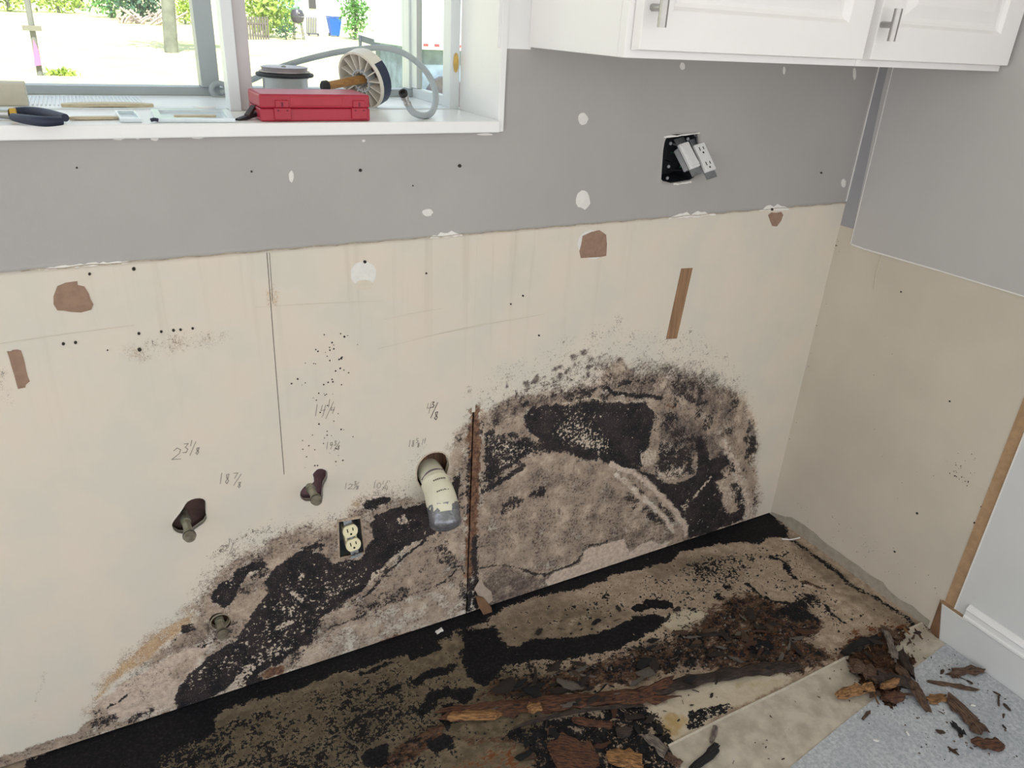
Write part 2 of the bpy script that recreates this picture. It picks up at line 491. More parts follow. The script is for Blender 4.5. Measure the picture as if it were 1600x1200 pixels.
M_MOULD = mould_wall_material()
M_SUB = mould_floor_material()
M_GREY = mat('grey_wall_paint', (168, 165, 163), 0.5, 0.03, 3.0, 0.10, 260)
M_GREY2 = mat('cool_grey_wall_paint', (190, 188, 187), 0.5, 0.02, 3.0, 0.10, 260)
M_STRIP = mat('blue_grey_corner_paint', (158, 158, 162), 0.5, 0.04, 8.0, 0.08, 260)
M_TAN = mat('tan_bare_drywall', (206, 197, 182), 0.65, 0.05, 3.0, 0.12, 220)
M_PALEWALL = mat('pale_wall_paint', (216, 217, 217), 0.5, 0.02, 4.0, 0.08, 260)
M_WHITE = mat('white_gloss_paint', (238, 238, 238), 0.32, 0.015, 6.0, 0.03, 200)
M_CAB = mat('white_cabinet_paint', (244, 242, 242), 0.35, 0.01, 6.0, 0.02, 200)
M_VINYL_FRAME = mat('white_window_vinyl', (224, 230, 232), 0.4, 0.02, 10.0, 0.03, 200)
M_GREY_FRAME = mat('grey_window_vinyl', (170, 178, 182), 0.45, 0.03, 12.0, 0.03, 200)
M_SPACKLE = mat('white_filler', (226, 224, 220), 0.8, 0.03, 60.0, 0.4, 300)
M_PAPER = mat('torn_brown_drywall_paper', (150, 122, 104), 0.85, 0.10, 60.0, 0.3, 400)
M_PAPER2 = mat('brown_raw_board', (176, 144, 110), 0.8, 0.10, 40.0, 0.25, 300)
M_WOODSTRIP = mat('aged_stud_wood', (132, 100, 74), 0.75, 0.1, 12.0, 0.3, 160, rgb2=(160, 124, 92), stretch=(8, 8, 0.7))
M_STUD = mat('dark_stud_wood', (72, 52, 40), 0.8, 0.1, 14.0, 0.4, 120, rgb2=(118, 84, 60), stretch=(9, 9, 0.8))
M_DARK = mat('dark_cavity', (46, 42, 42), 0.9, 0.2, 14.0, 0.2, 120)
M_MAROON = mat('mauve_insulation_backing', (128, 98, 104), 0.85, 0.18, 40.0, 0.5, 200)
M_PENCIL = mat('pencil', (146, 140, 132), 0.7, 0.1, 60, 0)
M_PENCIL_D = mat('dark_pencil', (84, 80, 78), 0.7, 0.1, 60, 0)
M_HOLE = mat('dark_screw_hole', (52, 46, 42), 0.9, 0.2, 60, 0)
M_CAULK = mat('white_caulk', (232, 230, 226), 0.5, 0.02, 30, 0.2, 200)
M_CEIL = mat('ceiling_paint', (236, 234, 230), 0.8, 0.02, 3, 0.1, 200)
M_FLOORBACK = mat('room_floor_covering', (166, 166, 166), 0.7, 0.06, 8, 0.1, 120)
M_EXT = mat('exterior_sheathing', (120, 108, 96), 0.85, 0.1, 8, 0.2, 80)
M_BLACKEDGE = mat('blackened_plate', (20, 19, 22), 0.8, 0.3, 60, 0.5, 160)

def glass_material():
    m = bpy.data.materials.new('window_glass'); m.use_nodes = True
    n = m.node_tree.nodes; n.clear()
    o = n.new('ShaderNodeOutputMaterial'); mx = n.new('ShaderNodeMixShader')
    tr = n.new('ShaderNodeBsdfTransparent'); gl = n.new('ShaderNodeBsdfGlossy')
    tr.inputs[0].default_value = (0.93, 0.96, 0.96, 1); gl.inputs['Roughness'].default_value = 0.02
    mx.inputs[0].default_value = 0.05
    m.node_tree.links.new(tr.outputs[0], mx.inputs[1]); m.node_tree.links.new(gl.outputs[0], mx.inputs[2])
    m.node_tree.links.new(mx.outputs[0], o.inputs[0])
    return m
M_GLASS = glass_material()

# ================================================================== THE BACK WALL
PL = 1.016                     # top of the bare drywall: the old backsplash line
SEAM0, SEAM1 = -1.1012, -1.0982
HOLE_PIPE1 = Z(240, 700, 5, '235,455 265,415 330,390 390,395 412,430 410,500 418,545 395,585 360,610 320,640 270,670 200,668 155,640 140,600 160,560 200,510')
HOLE_PIPE2 = Z(240, 700, 5, '1240,205 1275,165 1320,160 1358,185 1358,240 1330,290 1325,340 1320,400 1240,415 1180,415 1145,385 1145,340 1175,300 1215,285 1250,260')
HOLE_PIPE3 = [(344 + 17 * math.cos(a), 971 + 13.5 * math.sin(a)) for a in [k * math.pi / 9 for k in range(18)]]
HOLE_DRAIN = Z(480, 620, 4.287, '735,470 760,425 800,388 850,370 905,372 940,405 952,455 935,520 915,575 860,640 790,640 735,560')
HOLE_OUT = Z(480, 620, 4.287, '208,832 352,808 378,1035 215,1072')
HOLE_UP = Z(1000, 180, 10, '330,1020 345,800 360,560 390,380 440,340 510,300 700,300 900,290 905,440 940,560 1000,760 900,900 830,980 780,1010 600,1040 480,1060')
def hole2(h): return [w2(*q) for q in h]

zs = np.concatenate([np.arange(0.006, 0.70, 0.003), np.linspace(0.702, PL, 44)])
def panel(x0, x1, holes):
    xs = np.linspace(x0, x1, int((x1 - x0) / 0.003) + 1)
    X, Y = np.meshgrid(xs, zs)
    k = Mask(X.ravel(), Y.ravel(), w2, ['haze', 'fur', 'blk', 'wht', 'tan', 'rust', 'speck', 'pale', 'mott'], 0.010)
    paint_wall(k)
    return xs, {'stain_a': k.rgba(['haze', 'fur', 'blk', 'wht']), 'stain_b': k.rgba(['tan', 'rust', 'speck', 'pale'])}

def paint_wall(k):
    paint_marks(k)
    a = fbm(k.x * 34, k.y * 34, 41); b_ = fbm(k.x * 22, k.y * 22, 57)
    ring = np.clip(k.L['fur'] * 1.2, 0, 1)
    k.L['blk'] *= 0.74 + 0.5 * fbm(k.x * 55, k.y * 55, 91)
    k.L['fur'] *= 0.62 + 0.75 * a
    k.L['haze'] *= 0.55 + 0.9 * b_
    k.L['blk'] = np.maximum(k.L['blk'], ring * (1 - k.L['pale']) * k.L.pop('mott') * np.clip((b_ - 0.5) * 5, 0, 0.62))
    k.L['tan'] = np.maximum(k.L['tan'], ring * np.clip((fbm(k.x * 16, k.y * 16, 77) - 0.66) * 4, 0, 0.5))
def paint_marks(k):
    P, S = k.poly, k.stroke
    # ---- right half: the big arch
    arch = [(740, 650), (757, 628), (775, 612), (800, 600), (840, 586), (880, 572), (925, 562), (975, 566), (1010, 568), (1050, 574), (1085, 578), (1115, 586), (1140, 598),
            (1158, 616), (1172, 644), (1181, 672), (1184, 702), (1179, 735), (1181, 750), (1188, 772), (1187, 795), (1178, 812), (1000, 880), (850, 925), (740, 965)]
    P('fur', arch, 0.95, 0.036); P('mott', arch, 0.9, 0.05); P('mott', [(744, 795), (790, 757), (827, 720), (887, 710), (953, 723), (1014, 756), (1057, 799), (1076, 840), (860, 930), (740, 950)], 0.75, 0.02, 'cut')
    P('haze', [(748, 650), (775, 622), (830, 600), (880, 580), (910, 556), (940, 556), (980, 566), (1040, 566), (1090, 580), (1130, 600), (1155, 640), (1150, 690), (1100, 640), (1040, 625), (960, 612), (880, 625), (820, 640), (760, 670)], 0.62, 0.028)
    P('haze', [(765, 660), (770, 638), (800, 625), (840, 615), (900, 605), (912, 615), (890, 625), (830, 640), (800, 660)], 0.9, 0.02)
    P('haze', [(1040, 600), (1080, 590), (1120, 602), (1148, 620), (1155, 650), (1140, 665), (1110, 650), (1080, 635), (1050, 620)], 0.85, 0.02)
    P('haze', [(1030, 640), (1070, 645), (1110, 675), (1130, 700), (1140, 720), (1100, 720), (1060, 700), (1030, 690)], 1.0, 0.02)
    P('blk', [(1030, 650), (1060, 655), (1090, 680), (1060, 700), (1035, 690)], 0.45, 0.03); P('blk', [(1110, 700), (1140, 700), (1158, 740), (1145, 750), (1125, 735)], 0.42, 0.02)
    P('haze', [(1170, 650), (1183, 680), (1184, 710), (1172, 710), (1165, 690)], 0.9, 0.01)
    P('haze', [(1176, 765), (1186, 775), (1184, 800), (1175, 806)], 0.55, 0.01)
    inner = [(744, 795), (760, 776), (790, 757), (815, 737), (827, 720), (854, 708), (887, 710), (916, 723), (953, 723), (991, 739), (1014, 756), (1036, 774), (1057, 799), (1070, 819), (1076, 836)]
    # yellow and ochre tide marks
    S('tan', [(755, 640), (757, 655), (756, 668)], 0.018, 1.0, 0.012)
    S('tan', [(955, 597), (985, 604), (1010, 608), (1035, 616)], 0.030, 0.75, 0.02)
    S('tan', [(1150, 618), (1168, 640), (1178, 665)], 0.03, 0.85, 0.02)
    S('tan', [(1112, 657), (1135, 667), (1150, 680), (1160, 702), (1166, 720)], 0.030, 0.85, 0.02)
    S('tan', [(1176, 725), (1176, 750), (1180, 775)], 0.03, 0.75, 0.02)
    S('rust', [(1042, 634), (1050, 636)], 0.014, 0.75, 0.008)
    # black growth, right
    P('blk', [(820, 645), (835, 634), (860, 632), (890, 632), (931, 628), (976, 628), (1014, 630), (1023, 649), (1017, 677), (1012, 700), (1000, 712), (1006, 728), (991, 736), (957, 728), (940, 721), (916, 721), (887, 708), (854, 706), (842, 700), (850, 690), (828, 678), (820, 662)], 1.0, 0.010)
    P('blk', [(757, 670), (772, 666), (783, 682), (800, 692), (820, 682), (842, 690), (838, 705), (815, 716), (790, 735), (765, 754), (756, 760)], 0.85, 0.012)
    S('blk', [(757, 767), (785, 750), (818, 729)], 0.020, 0.85, 0.008)
    P('blk', [(1085, 686), (1098, 678), (1104, 700), (1110, 718), (1137, 711), (1140, 723), (1128, 736), (1133, 747), (1118, 752), (1127, 766), (1130, 786), (1125, 797), (1140, 802), (1160, 795), (1164, 812), (1110, 832), (1078, 843), (1072, 815), (1057, 795), (1036, 770), (1014, 752), (995, 738), (1020, 740), (1045, 757), (1070, 752), (1088, 738), (1090, 714)], 0.95, 0.009)
    P('blk', [(1141, 754), (1156, 757), (1163, 780), (1165, 806), (1154, 803), (1150, 775), (1140, 765)], 0.75, 0.010)
    P('blk', [(1030, 690), (1060, 695), (1085, 700), (1085, 740), (1050, 750), (1020, 738)], 0.72, 0.02)
    P('blk', [(1162, 684), (1175, 678), (1184, 690), (1182, 706), (1172, 713), (1164, 702)], 0.72, 0.010)
    S('blk', [(944, 604), (962, 613), (990, 617), (1032, 622)], 0.013, 0.9, 0.006)
    S('blk', [(968, 600), (984, 597)], 0.018, 0.85, 0.006)
    S('blk', [(1057, 607), (1058, 612)], 0.012, 0.7, 0.008)
    S('blk', [(1072, 619), (1082, 626)], 0.02, 0.8, 0.008)
    S('blk', [(1091, 631), (1102, 627)], 0.018, 0.8, 0.008)
    S('blk', [(848, 620), (880, 613), (915, 611)], 0.018, 0.55, 0.012)
    S('blk', [(820, 632), (825, 628)], 0.02, 0.7, 0.01)
    for a, b in (((756, 672), 14), ((800, 640), 10)): S('blk', [a], b * 0.002, 0.5, 0.02)
    # furry grey-brown field under the inner arc
    P('haze', inner + [(1000, 875), (860, 925), (745, 950)], 0.95, 0.01, 'cut')
    P('fur', inner + [(1000, 880), (860, 930), (740, 950)], 1.0, 0.012)
    S('pale', [(760, 778), (800, 752), (830, 724), (856, 712), (890, 714), (920, 727), (953, 726)], 0.030, 0.5, 0.02)
    P('blk', [(783, 800), (786, 788), (798, 776), (810, 774), (818, 782), (816, 794), (800, 800), (788, 806)], 0.68, 0.012)
    P('blk', [(823, 776), (834, 766), (852, 758), (857, 766), (850, 776), (836, 780)], 0.72, 0.010)
    P('haze', [(840, 760), (870, 740), (900, 738), (905, 752), (880, 762), (855, 770)], 0.6, 0.02)
    P('blk', [(974, 772), (984, 766), (995, 768), (1000, 780), (996, 796), (982, 790), (976, 782)], 0.62, 0.012)
    P('blk', [(1002, 795), (1012, 790), (1026, 802), (1040, 820), (1030, 824), (1010, 812)], 0.6, 0.012)
    P('blk', [(1022, 778), (1034, 784), (1052, 804), (1060, 824), (1046, 820), (1032, 802)], 0.62, 0.010)
    S('blk', [(968, 744), (990, 757), (1006, 768)], 0.012, 0.6, 0.006)
    P('haze', [(975, 760), (1000, 770), (1030, 800), (1060, 835), (1000, 850), (940, 850), (980, 820), (990, 790)], 0.45, 0.03)
    for q_, v_ in (([(760, 800), (785, 770), (830, 735), (870, 725), (840, 750), (800, 785), (770, 815)], 0.35), ([(760, 830), (790, 815), (800, 840), (770, 870), (755, 870)], 0.30), ([(905, 800), (935, 795), (945, 810), (920, 822)], 0.35), ([(850, 800), (880, 795), (872, 812)], 0.4), ([(935, 760), (965, 755), (985, 775), (975, 800), (950, 790)], 0.4), ([(760, 905), (830, 880), (900, 860), (880, 885), (800, 905)], 0.35)): P('haze', q_, v_ + 0.2, 0.025)
    P('speck', [(900, 850), (960, 820), (1030, 812), (1062, 835), (1000, 855), (930, 862)], 1.0, 0.02); P('speck', [(800, 800), (850, 780), (900, 740), (940, 760), (880, 800), (830, 830)], 0.7, 0.03)
    P('pale', [(800, 850), (860, 815), (920, 800), (960, 820), (900, 850), (840, 880)], 0.5, 0.03)
    for st, w, vv in (([(953, 723), (991, 741), (1014, 758), (1036, 777), (1057, 802), (1070, 820), (1073, 834)], 0.014, 0.95), ([(962, 740), (985, 757), (1003, 777), (1025, 796), (1046, 820), (1053, 832)], 0.012, 0.7)):
        S('blk', st, w, 0.95, 0.006, 'cut'); S('haze', st, w, 0.95, 0.006, 'cut'); S('pale', st, w, vv, 0.006); S('fur', st, w, 0.75, 0.005, 'cut')
    P('haze', [(782, 930), (850, 900), (905, 880), (940, 855), (990, 845), (1060, 835), (1050, 846), (980, 862), (900, 892), (850, 918)], 0.75, 0.012)
    S('speck', [(800, 830), (880, 820), (960, 825)], 0.16, 0.75, 0.05)
    P('haze', [(748, 930), (752, 895), (790, 885), (830, 895), (850, 905), (845, 925), (770, 955)], 0.85, 0.012)
    S('blk', [(752, 888), (775, 884), (800, 886), (818, 888)], 0.005, 0.8, 0.004)
    S('blk', [(818, 888), (835, 896), (852, 900), (866, 892), (888, 886), (904, 878), (911, 866)], 0.010, 0.85, 0.006)
    S('blk', [(912, 860), (924, 852), (940, 850), (950, 846)], 0.010, 0.72, 0.008)
    torn = [(850, 908), (868, 895), (890, 888), (905, 883), (912, 872), (912, 863), (926, 856), (938, 853), (956, 848), (976, 842), (981, 855), (984, 863), (1000, 851), (1018, 846), (1032, 851), (1050, 846), (1020, 870), (960, 895), (900, 913), (862, 928)]
    for L in ('blk', 'haze', 'fur', 'speck'): P(L, torn, 1.0, 0.003, 'cut')
    P('pale', torn, 1.0, 0.004)
    # pale flakes missing from the black
    P('wht', [(868, 655), (905, 648), (960, 690), (945, 712), (900, 700), (870, 690)], 0.72, 0.03)
    P('wht', [(895, 688), (915, 680), (940, 690), (950, 698), (935, 704), (905, 700)], 0.95, 0.014)
    P('wht', [(840, 632), (1000, 636), (1000, 655), (850, 660)], 0.42, 0.03)
    P('wht', [(1000, 710), (1012, 700), (1026, 706), (1022, 724), (1008, 733), (1000, 722)], 1.0, 0.008)
    P('wht', [(1030, 738), (1060, 730), (1075, 725), (1066, 742), (1048, 752), (1034, 756)], 0.85, 0.012)
    S('wht', [(1083, 778), (1096, 764), (1111, 746)], 0.012, 1.0, 0.005)
    P('wht', [(1117, 752), (1130, 748), (1150, 770), (1145, 790), (1128, 794), (1124, 770)], 0.85, 0.014)
    P('wht', [(760, 670), (800, 690), (838, 690), (815, 715), (775, 740)], 0.62, 0.02)
    P('wht', [(1060, 790), (1076, 782), (1074, 806), (1068, 800)], 0.8, 0.01)
    S('wht', [(880, 629), (930, 624), (1000, 626), (1018, 628)], 0.008, 0.95, 0.005)
    S('wht', [(935, 700), (936, 720)], 0.014, 0.75, 0.01)
    lightq = [(742, 650), (770, 605), (840, 575), (920, 552), (945, 575), (935, 598), (900, 606), (840, 613), (795, 622), (765, 640)]
    P('fur', lightq, 0.72, 0.02, 'cut'); P('mott', lightq, 1.0, 0.02, 'cut'); P('haze', lightq, 0.35, 0.02, 'cut')
    P('fur', [(980, 566), (1060, 570), (1120, 588), (1150, 612), (1120, 610), (1060, 590), (990, 588)], 0.5, 0.02, 'cut')
    P('haze', [(975, 575), (1000, 562), (1060, 565), (1115, 580), (1150, 605), (1150, 640), (1100, 630), (1060, 605), (1000, 590)], 0.75, 0.035)
    S('fur', [(1130, 690), (1150, 730), (1162, 770), (1174, 808)], 0.03, 0.6, 0.02, 'cut'); S('pale', [(1130, 690), (1150, 730), (1162, 770), (1174, 808)], 0.035, 0.8, 0.02)
    S('pale', [(960, 597), (1000, 603), (1030, 612)], 0.03, 0.6, 0.015)
    # satellite colonies and the dotted fringe
    for x, y, r in ((650, 630, 25), (655, 675, 16), (730, 605, 28), (810, 580, 13), (495, 660, 16), (930, 580, 25), (885, 520, 18), (985, 540, 18), (1050, 425, 28), (1060, 485, 20), (1130, 390, 28), (1200, 430, 30), (1270, 410, 18), (1180, 510, 28), (1230, 530, 18), (1430, 450, 24), (1350, 430, 16), (1170, 570, 20), (1010, 515, 13), (1100, 470, 13), (930, 500, 18), (1480, 490, 22), (1530, 520, 22)):
        S('haze', [(700 + x / 5.333, 480 + y / 5.333)], r / 5.333 * 0.0042, 0.95, 0.006)
    P('speck', [(745, 640), (740, 615), (775, 580), (810, 556), (870, 545), (920, 515), (960, 500), (1000, 515), (1080, 515), (1112, 535), (1140, 560), (1165, 590), (1190, 660), (1180, 700), (1100, 640), (800, 640)], 0.46, 0.03)
    P('speck', [(760, 628), (840, 588), (920, 560), (960, 568), (1060, 568), (1120, 585), (1150, 610), (1120, 630), (760, 660)], 0.85, 0.03)
    for c in ((930, 522), (926, 538), (988, 525), (1105, 540), (1103, 552), (1131, 560), (1153, 590), (965, 502), (880, 536), (780, 577), (735, 610), (1080, 517)): S('speck', [c], 0.026, 1.0, 0.016)
    # ---- seam between the boards
    S('rust', [(742, 640), (739, 760), (737, 850), (735, 900)], 0.034, 0.9, 0.014)
    S('rust', [(741, 712), (740, 780)], 0.034, 1.0, 0.008)
    S('blk', [(733, 702), (731, 770), (730, 800)], 0.014, 0.62, 0.008)
    S('blk', [(743, 840), (743, 880), (745, 945)], 0.018, 0.85, 0.008)
    S('blk', [(736, 905), (733, 950)], 0.022, 0.8, 0.010)
    P('blk', [(716, 905), (727, 908), (734, 935), (725, 945), (716, 925)], 0.6, 0.012)
    # ---- left half
    low = [(735, 640), (735, 950), (640, 1000), (480, 1050), (300, 1105), (140, 1160), (142, 1110), (152, 1078), (190, 1028), (250, 980), (296, 945), (330, 905), (370, 868), (420, 840), (470, 822), (520, 822), (545, 800), (570, 775), (615, 775), (655, 780), (700, 770), (706, 700), (722, 668)]
    P('fur', low, 0.9, 0.036); P('mott', low, 0.8, 0.04)
    P('fur', [(704, 700), (722, 665), (738, 650), (738, 800), (700, 790), (718, 750), (706, 730)], 0.9, 0.014)
    P('haze', [(300, 930), (330, 890), (380, 862), (420, 840), (470, 820), (518, 820), (520, 845), (460, 860), (420, 880), (360, 910), (330, 950)], 0.52, 0.028)
    P('haze', [(545, 800), (570, 772), (610, 768), (650, 770), (648, 790), (600, 805), (580, 830)], 0.5, 0.02)
    P('speck', [(300, 925), (330, 870), (400, 822), (450, 812), (520, 800), (580, 755), (640, 745), (660, 780), (520, 830), (420, 850), (330, 900)], 0.6, 0.022)
    S('speck', [(332, 868), (360, 852), (395, 832), (420, 822)], 0.022, 1.0, 0.012)
    S('speck', [(655, 700), (645, 735), (640, 765)], 0.03, 0.6, 0.02)
    P('pale', [(380, 960), (405, 920), (440, 880), (470, 850), (520, 845), (510, 860), (450, 880), (425, 915), (415, 950), (385, 985), (350, 1000)], 0.6, 0.015)
    P('blk', [(567, 792), (572, 781), (590, 776), (608, 778), (605, 785), (590, 791), (576, 798), (567, 798)], 0.9, 0.007)
    P('blk', [(590, 802), (625, 792), (664, 785), (674, 810), (678, 834), (660, 843), (640, 853), (620, 868), (600, 885), (575, 915), (545, 935), (522, 950), (500, 965), (490, 985), (492, 1000), (470, 1010), (448, 1028), (430, 1042), (405, 1054), (395, 1067), (385, 1077), (365, 1064), (350, 1077), (335, 1087), (312, 1103), (275, 1110), (271, 1092), (282, 1068), (300, 1050), (327, 1027), (350, 1010), (372, 995), (400, 945), (419, 927), (413, 909), (436, 882), (454, 869), (478, 858), (505, 864), (522, 882), (566, 874), (572, 858), (584, 838), (581, 818)], 1.0, 0.007)
    P('blk', [(331, 927), (340, 912), (355, 903), (370, 890), (390, 882), (400, 878), (418, 877), (419, 884), (400, 891), (385, 899), (378, 912), (371, 930), (362, 945), (352, 952), (340, 945), (332, 936)], 1.0, 0.006)
    P('blk', [(453, 873), (465, 862), (480, 854), (500, 848), (512, 851), (511, 860), (480, 864)], 0.78, 0.008)
    P('blk', [(281, 987), (285, 977), (300, 972), (309, 980), (296, 988), (285, 994)], 0.85, 0.006)
    P('blk', [(303, 1008), (325, 1003), (342, 994), (336, 1004), (318, 1012)], 0.68, 0.007)
    P('haze', [(285, 1000), (300, 975), (330, 960), (345, 975), (340, 1000), (310, 1015)], 0.62, 0.014)
    S('blk', [(168, 1104), (182, 1096), (196, 1086)], 0.007, 0.85, 0.004)
    P('blk', [(144, 1105), (150, 1098), (175, 1110), (190, 1120), (180, 1135), (146, 1146)], 0.48, 0.012)
    P('blk', [(198, 1130), (205, 1118), (235, 1105), (245, 1110), (235, 1122), (205, 1132)], 0.6, 0.010)
    P('blk', [(704, 772), (706, 748), (716, 738), (720, 745), (717, 772)], 0.85, 0.008)
    P('blk', [(380, 1080), (395, 1060), (405, 1055), (420, 1068), (400, 1082)], 0.8, 0.006)
    # tide mark, low left
    P('tan', [(140, 1095), (160, 1066), (185, 1040), (215, 1010), (250, 981), (285, 963), (303, 955), (303, 968), (285, 988), (265, 1005), (245, 1022), (225, 1042), (200, 1048), (178, 1068), (150, 1096)], 0.95, 0.012)
    P('fur', [(150, 1078), (190, 1035), (250, 985), (300, 955), (300, 975), (250, 1020), (215, 1050), (150, 1098)], 0.75, 0.014, 'cut')
    P('tan', [(410, 873), (418, 862), (440, 855), (440, 862), (425, 872)], 1.0, 0.010)
    P('tan', [(550, 795), (552, 785), (564, 780), (560, 795)], 0.9, 0.008)
    P('tan', [(480, 838), (500, 832), (516, 834), (505, 842)], 0.8, 0.012)
    P('tan', [(120, 1130), (136, 1095), (142, 1110), (138, 1140)], 0.5, 0.015)
    P('fur', [(155, 1092), (200, 1062), (260, 1032), (300, 1012), (330, 1000), (310, 1042), (286, 1068), (275, 1100), (240, 1116), (180, 1126)], 0.85, 0.010, 'cut')
    P('pale', [(150, 1096), (200, 1060), (260, 1030), (300, 1010), (330, 1000), (312, 1042), (286, 1068), (275, 1100), (240, 1116), (180, 1126), (150, 1135)], 0.95, 0.012)
    P('fur', [(262, 1058), (280, 1036), (310, 1020), (328, 1008), (304, 1045), (282, 1068)], 0.6, 0.012)
    P('haze', [(200, 1050), (225, 1035), (240, 1030), (225, 1048), (205, 1060)], 0.7, 0.010)
    P('speck', [(170, 1080), (230, 1040), (270, 1020), (275, 1070), (230, 1100)], 0.6, 0.02)
    P('rust', [(146, 1150), (200, 1130), (245, 1115), (270, 1108), (260, 1118), (150, 1158)], 0.55, 0.008)
    # diagonal scrape and the lower pinkish band
    band = [(735, 870), (735, 950), (640, 1000), (480, 1050), (455, 1042), (492, 1004), (520, 965), (560, 938), (600, 905), (625, 880), (660, 850), (690, 850)]
    P('fur', band, 1.0, 0.010)
    S('blk', [(560, 935), (579, 921), (600, 901), (632, 872), (662, 845)], 0.008, 0.9, 0.004)
    S('wht', [(576, 912), (600, 888), (625, 866), (648, 847)], 0.010, 1.0, 0.006)
    S('wht', [(576, 912), (586, 896)], 0.020, 0.9, 0.010)
    lowband = [(488, 1004), (535, 977), (605, 947), (680, 920), (722, 908), (735, 935), (700, 968), (590, 1008), (480, 1048), (466, 1040)]
    P('pale', lowband, 0.55, 0.006); P('fur', lowband, 0.35, 0.006, 'cut'); P('speck', lowband, 0.9, 0.01, 'cut')
    S('blk', [(488, 999), (512, 984), (535, 973), (570, 958), (605, 943), (645, 928), (680, 915), (712, 903)], 0.007, 0.62, 0.006)
    S('haze', [(560, 950), (605, 936), (660, 912)], 0.022, 0.6, 0.012)
    S('blk', [(690, 912), (705, 898), (718, 882), (725, 895)], 0.005, 0.85, 0.003)
    P('rust', [(580, 1008), (600, 998), (630, 989), (652, 982), (642, 992), (586, 1012)], 0.85, 0.005)
    P('tan', [(450, 1032), (462, 1018), (478, 1008), (472, 1016), (458, 1032)], 1.0, 0.004); P('blk', [(450, 1032), (462, 1018), (478, 1008), (472, 1016), (458, 1032)], 1.0, 0.003, 'cut')
    P('rust', [(406, 1056), (422, 1042), (444, 1040), (440, 1052), (416, 1062)], 0.9, 0.005); P('blk', [(406, 1056), (422, 1042), (444, 1040), (440, 1052), (416, 1062)], 1.0, 0.004, 'cut')
    P('wht', [(350, 1085), (362, 1064), (385, 1040), (400, 1032), (402, 1046), (385, 1060), (390, 1075), (360, 1092)], 1.0, 0.008)
    P('wht', [(455, 1040), (480, 1030), (490, 1015), (500, 1010), (480, 1045)], 0.9, 0.008)
    P('wht', [(470, 892), (478, 893), (480, 902), (472, 905)], 1.0, 0.005)
    P('wht', [(450, 926), (462, 924), (474, 930), (482, 938), (470, 940), (455, 932)], 1.0, 0.006)
    P('wht', [(428, 980), (440, 974), (455, 968), (468, 968), (455, 978), (445, 988), (432, 986)], 1.0, 0.006)
    P('wht', [(415, 950), (440, 935), (480, 945), (470, 965), (430, 972)], 0.62, 0.02)
    P('wht', [(340, 905), (362, 900), (368, 915), (350, 925)], 0.66, 0.010)
    P('wht', [(390, 1025), (440, 1000), (470, 1005), (440, 1030), (400, 1045)], 0.7, 0.016)
    P('wht', [(500, 930), (540, 905), (590, 880), (570, 905), (520, 945), (500, 955)], 0.66, 0.016)
    P('wht', [(618, 805), (630, 804), (642, 812), (636, 820), (622, 816)], 1.0, 0.007)
    P('wht', [(290, 1060), (330, 1030), (350, 1020), (330, 1055), (300, 1080)], 0.55, 0.014)
    P('wht', [(480, 870), (560, 880), (560, 900), (480, 890)], 0.4, 0.02)
    P('rust', [(475, 935), (520, 925), (530, 945), (490, 955)], 0.45, 0.02)
    P('wht', [(395, 960), (440, 900), (520, 885), (570, 890), (520, 950), (490, 985), (440, 1020), (330, 1070), (290, 1080), (330, 1030)], 0.46, 0.03)
    P('wht', [(590, 810), (660, 790), (670, 835), (600, 880)], 0.25, 0.02)
    # bare paper strip at the far left foot of the wall
    P('fur', [(-80, 1215), (0, 1180), (60, 1160), (120, 1142), (150, 1120), (152, 1160), (40, 1205), (-80, 1250)], 0.95, 0.006)
    # old scuffs
    S('haze', [(50, 1130), (62, 1090), (68, 1050)], 0.004, 0.32, 0.004)
    S('fur', [(215, 545), (300, 530), (345, 533)], 0.03, 0.42, 0.03); S('speck', [(225, 540), (310, 528)], 0.03, 0.4, 0.02)
    P('haze', [(-8, 555), (6, 570), (18, 610), (24, 650), (12, 640), (-8, 610)], 0.34, 0.012)
    S('tan', [(426, 448), (428, 470)], 0.014, 0.55, 0.010)

xsR, atR = panel(SEAM1, -0.0005, [])
xsL, atL = panel(-2.45, SEAM0, [])
XA, XB, ZA, ZB = -1.06, -0.0005, PL, 1.62

# upper painted wall (with the window opening) is the wall itself
def up3(x, y): return np.stack([x, np.zeros(len(x)), y], 1)
WIN_OPEN = [(-2.62, 1.2135), (-1.0575, 1.2135), (-1.0575, 1.6195), (-2.62, 1.6195)]
wall_back = grid_surface('wall_back', np.concatenate([np.linspace(-3.4, -1.12, 58), np.linspace(-1.112, XB, 140)]), np.linspace(ZA, ZB, 76), up3, [WIN_OPEN, hole2(HOLE_UP)], (0, 0.0127, 0), M_GREY)
tag(wall_back, 'grey painted upper kitchen wall around the window', None, kind='structure')
SILL = 1.235
b = MB(); b.box((-1.0575, 0, ZB), (-0.0005, 0.0127, 2.44)); b.box((-3.4, 0, 2.15), (-1.0575, 0.0127, 2.44)); b.box((-3.4, 0, ZB), (-2.62, 0.0127, 2.15))
b.box((-3.4, 0, 0), (-2.45, 0.0127, PL))
b.build('painted_section', M_GREY, wall_back)
pL = grid_surface('drywall_panel', xsL, zs, up3, [hole2(h) for h in (HOLE_PIPE1, HOLE_PIPE2, HOLE_PIPE3, HOLE_DRAIN, HOLE_OUT)], (0, 0.0127, 0), M_MOULD, wall_back, atL)
pL['label'] = 'bare cream drywall board with mould rising beneath the pipe stubs'
pR = grid_surface('drywall_panel', xsR, zs, up3, [], (0, 0.0127, 0), M_MOULD, wall_back, atR)
pR['label'] = 'bare cream drywall board with a black arched mould stain by the corner'

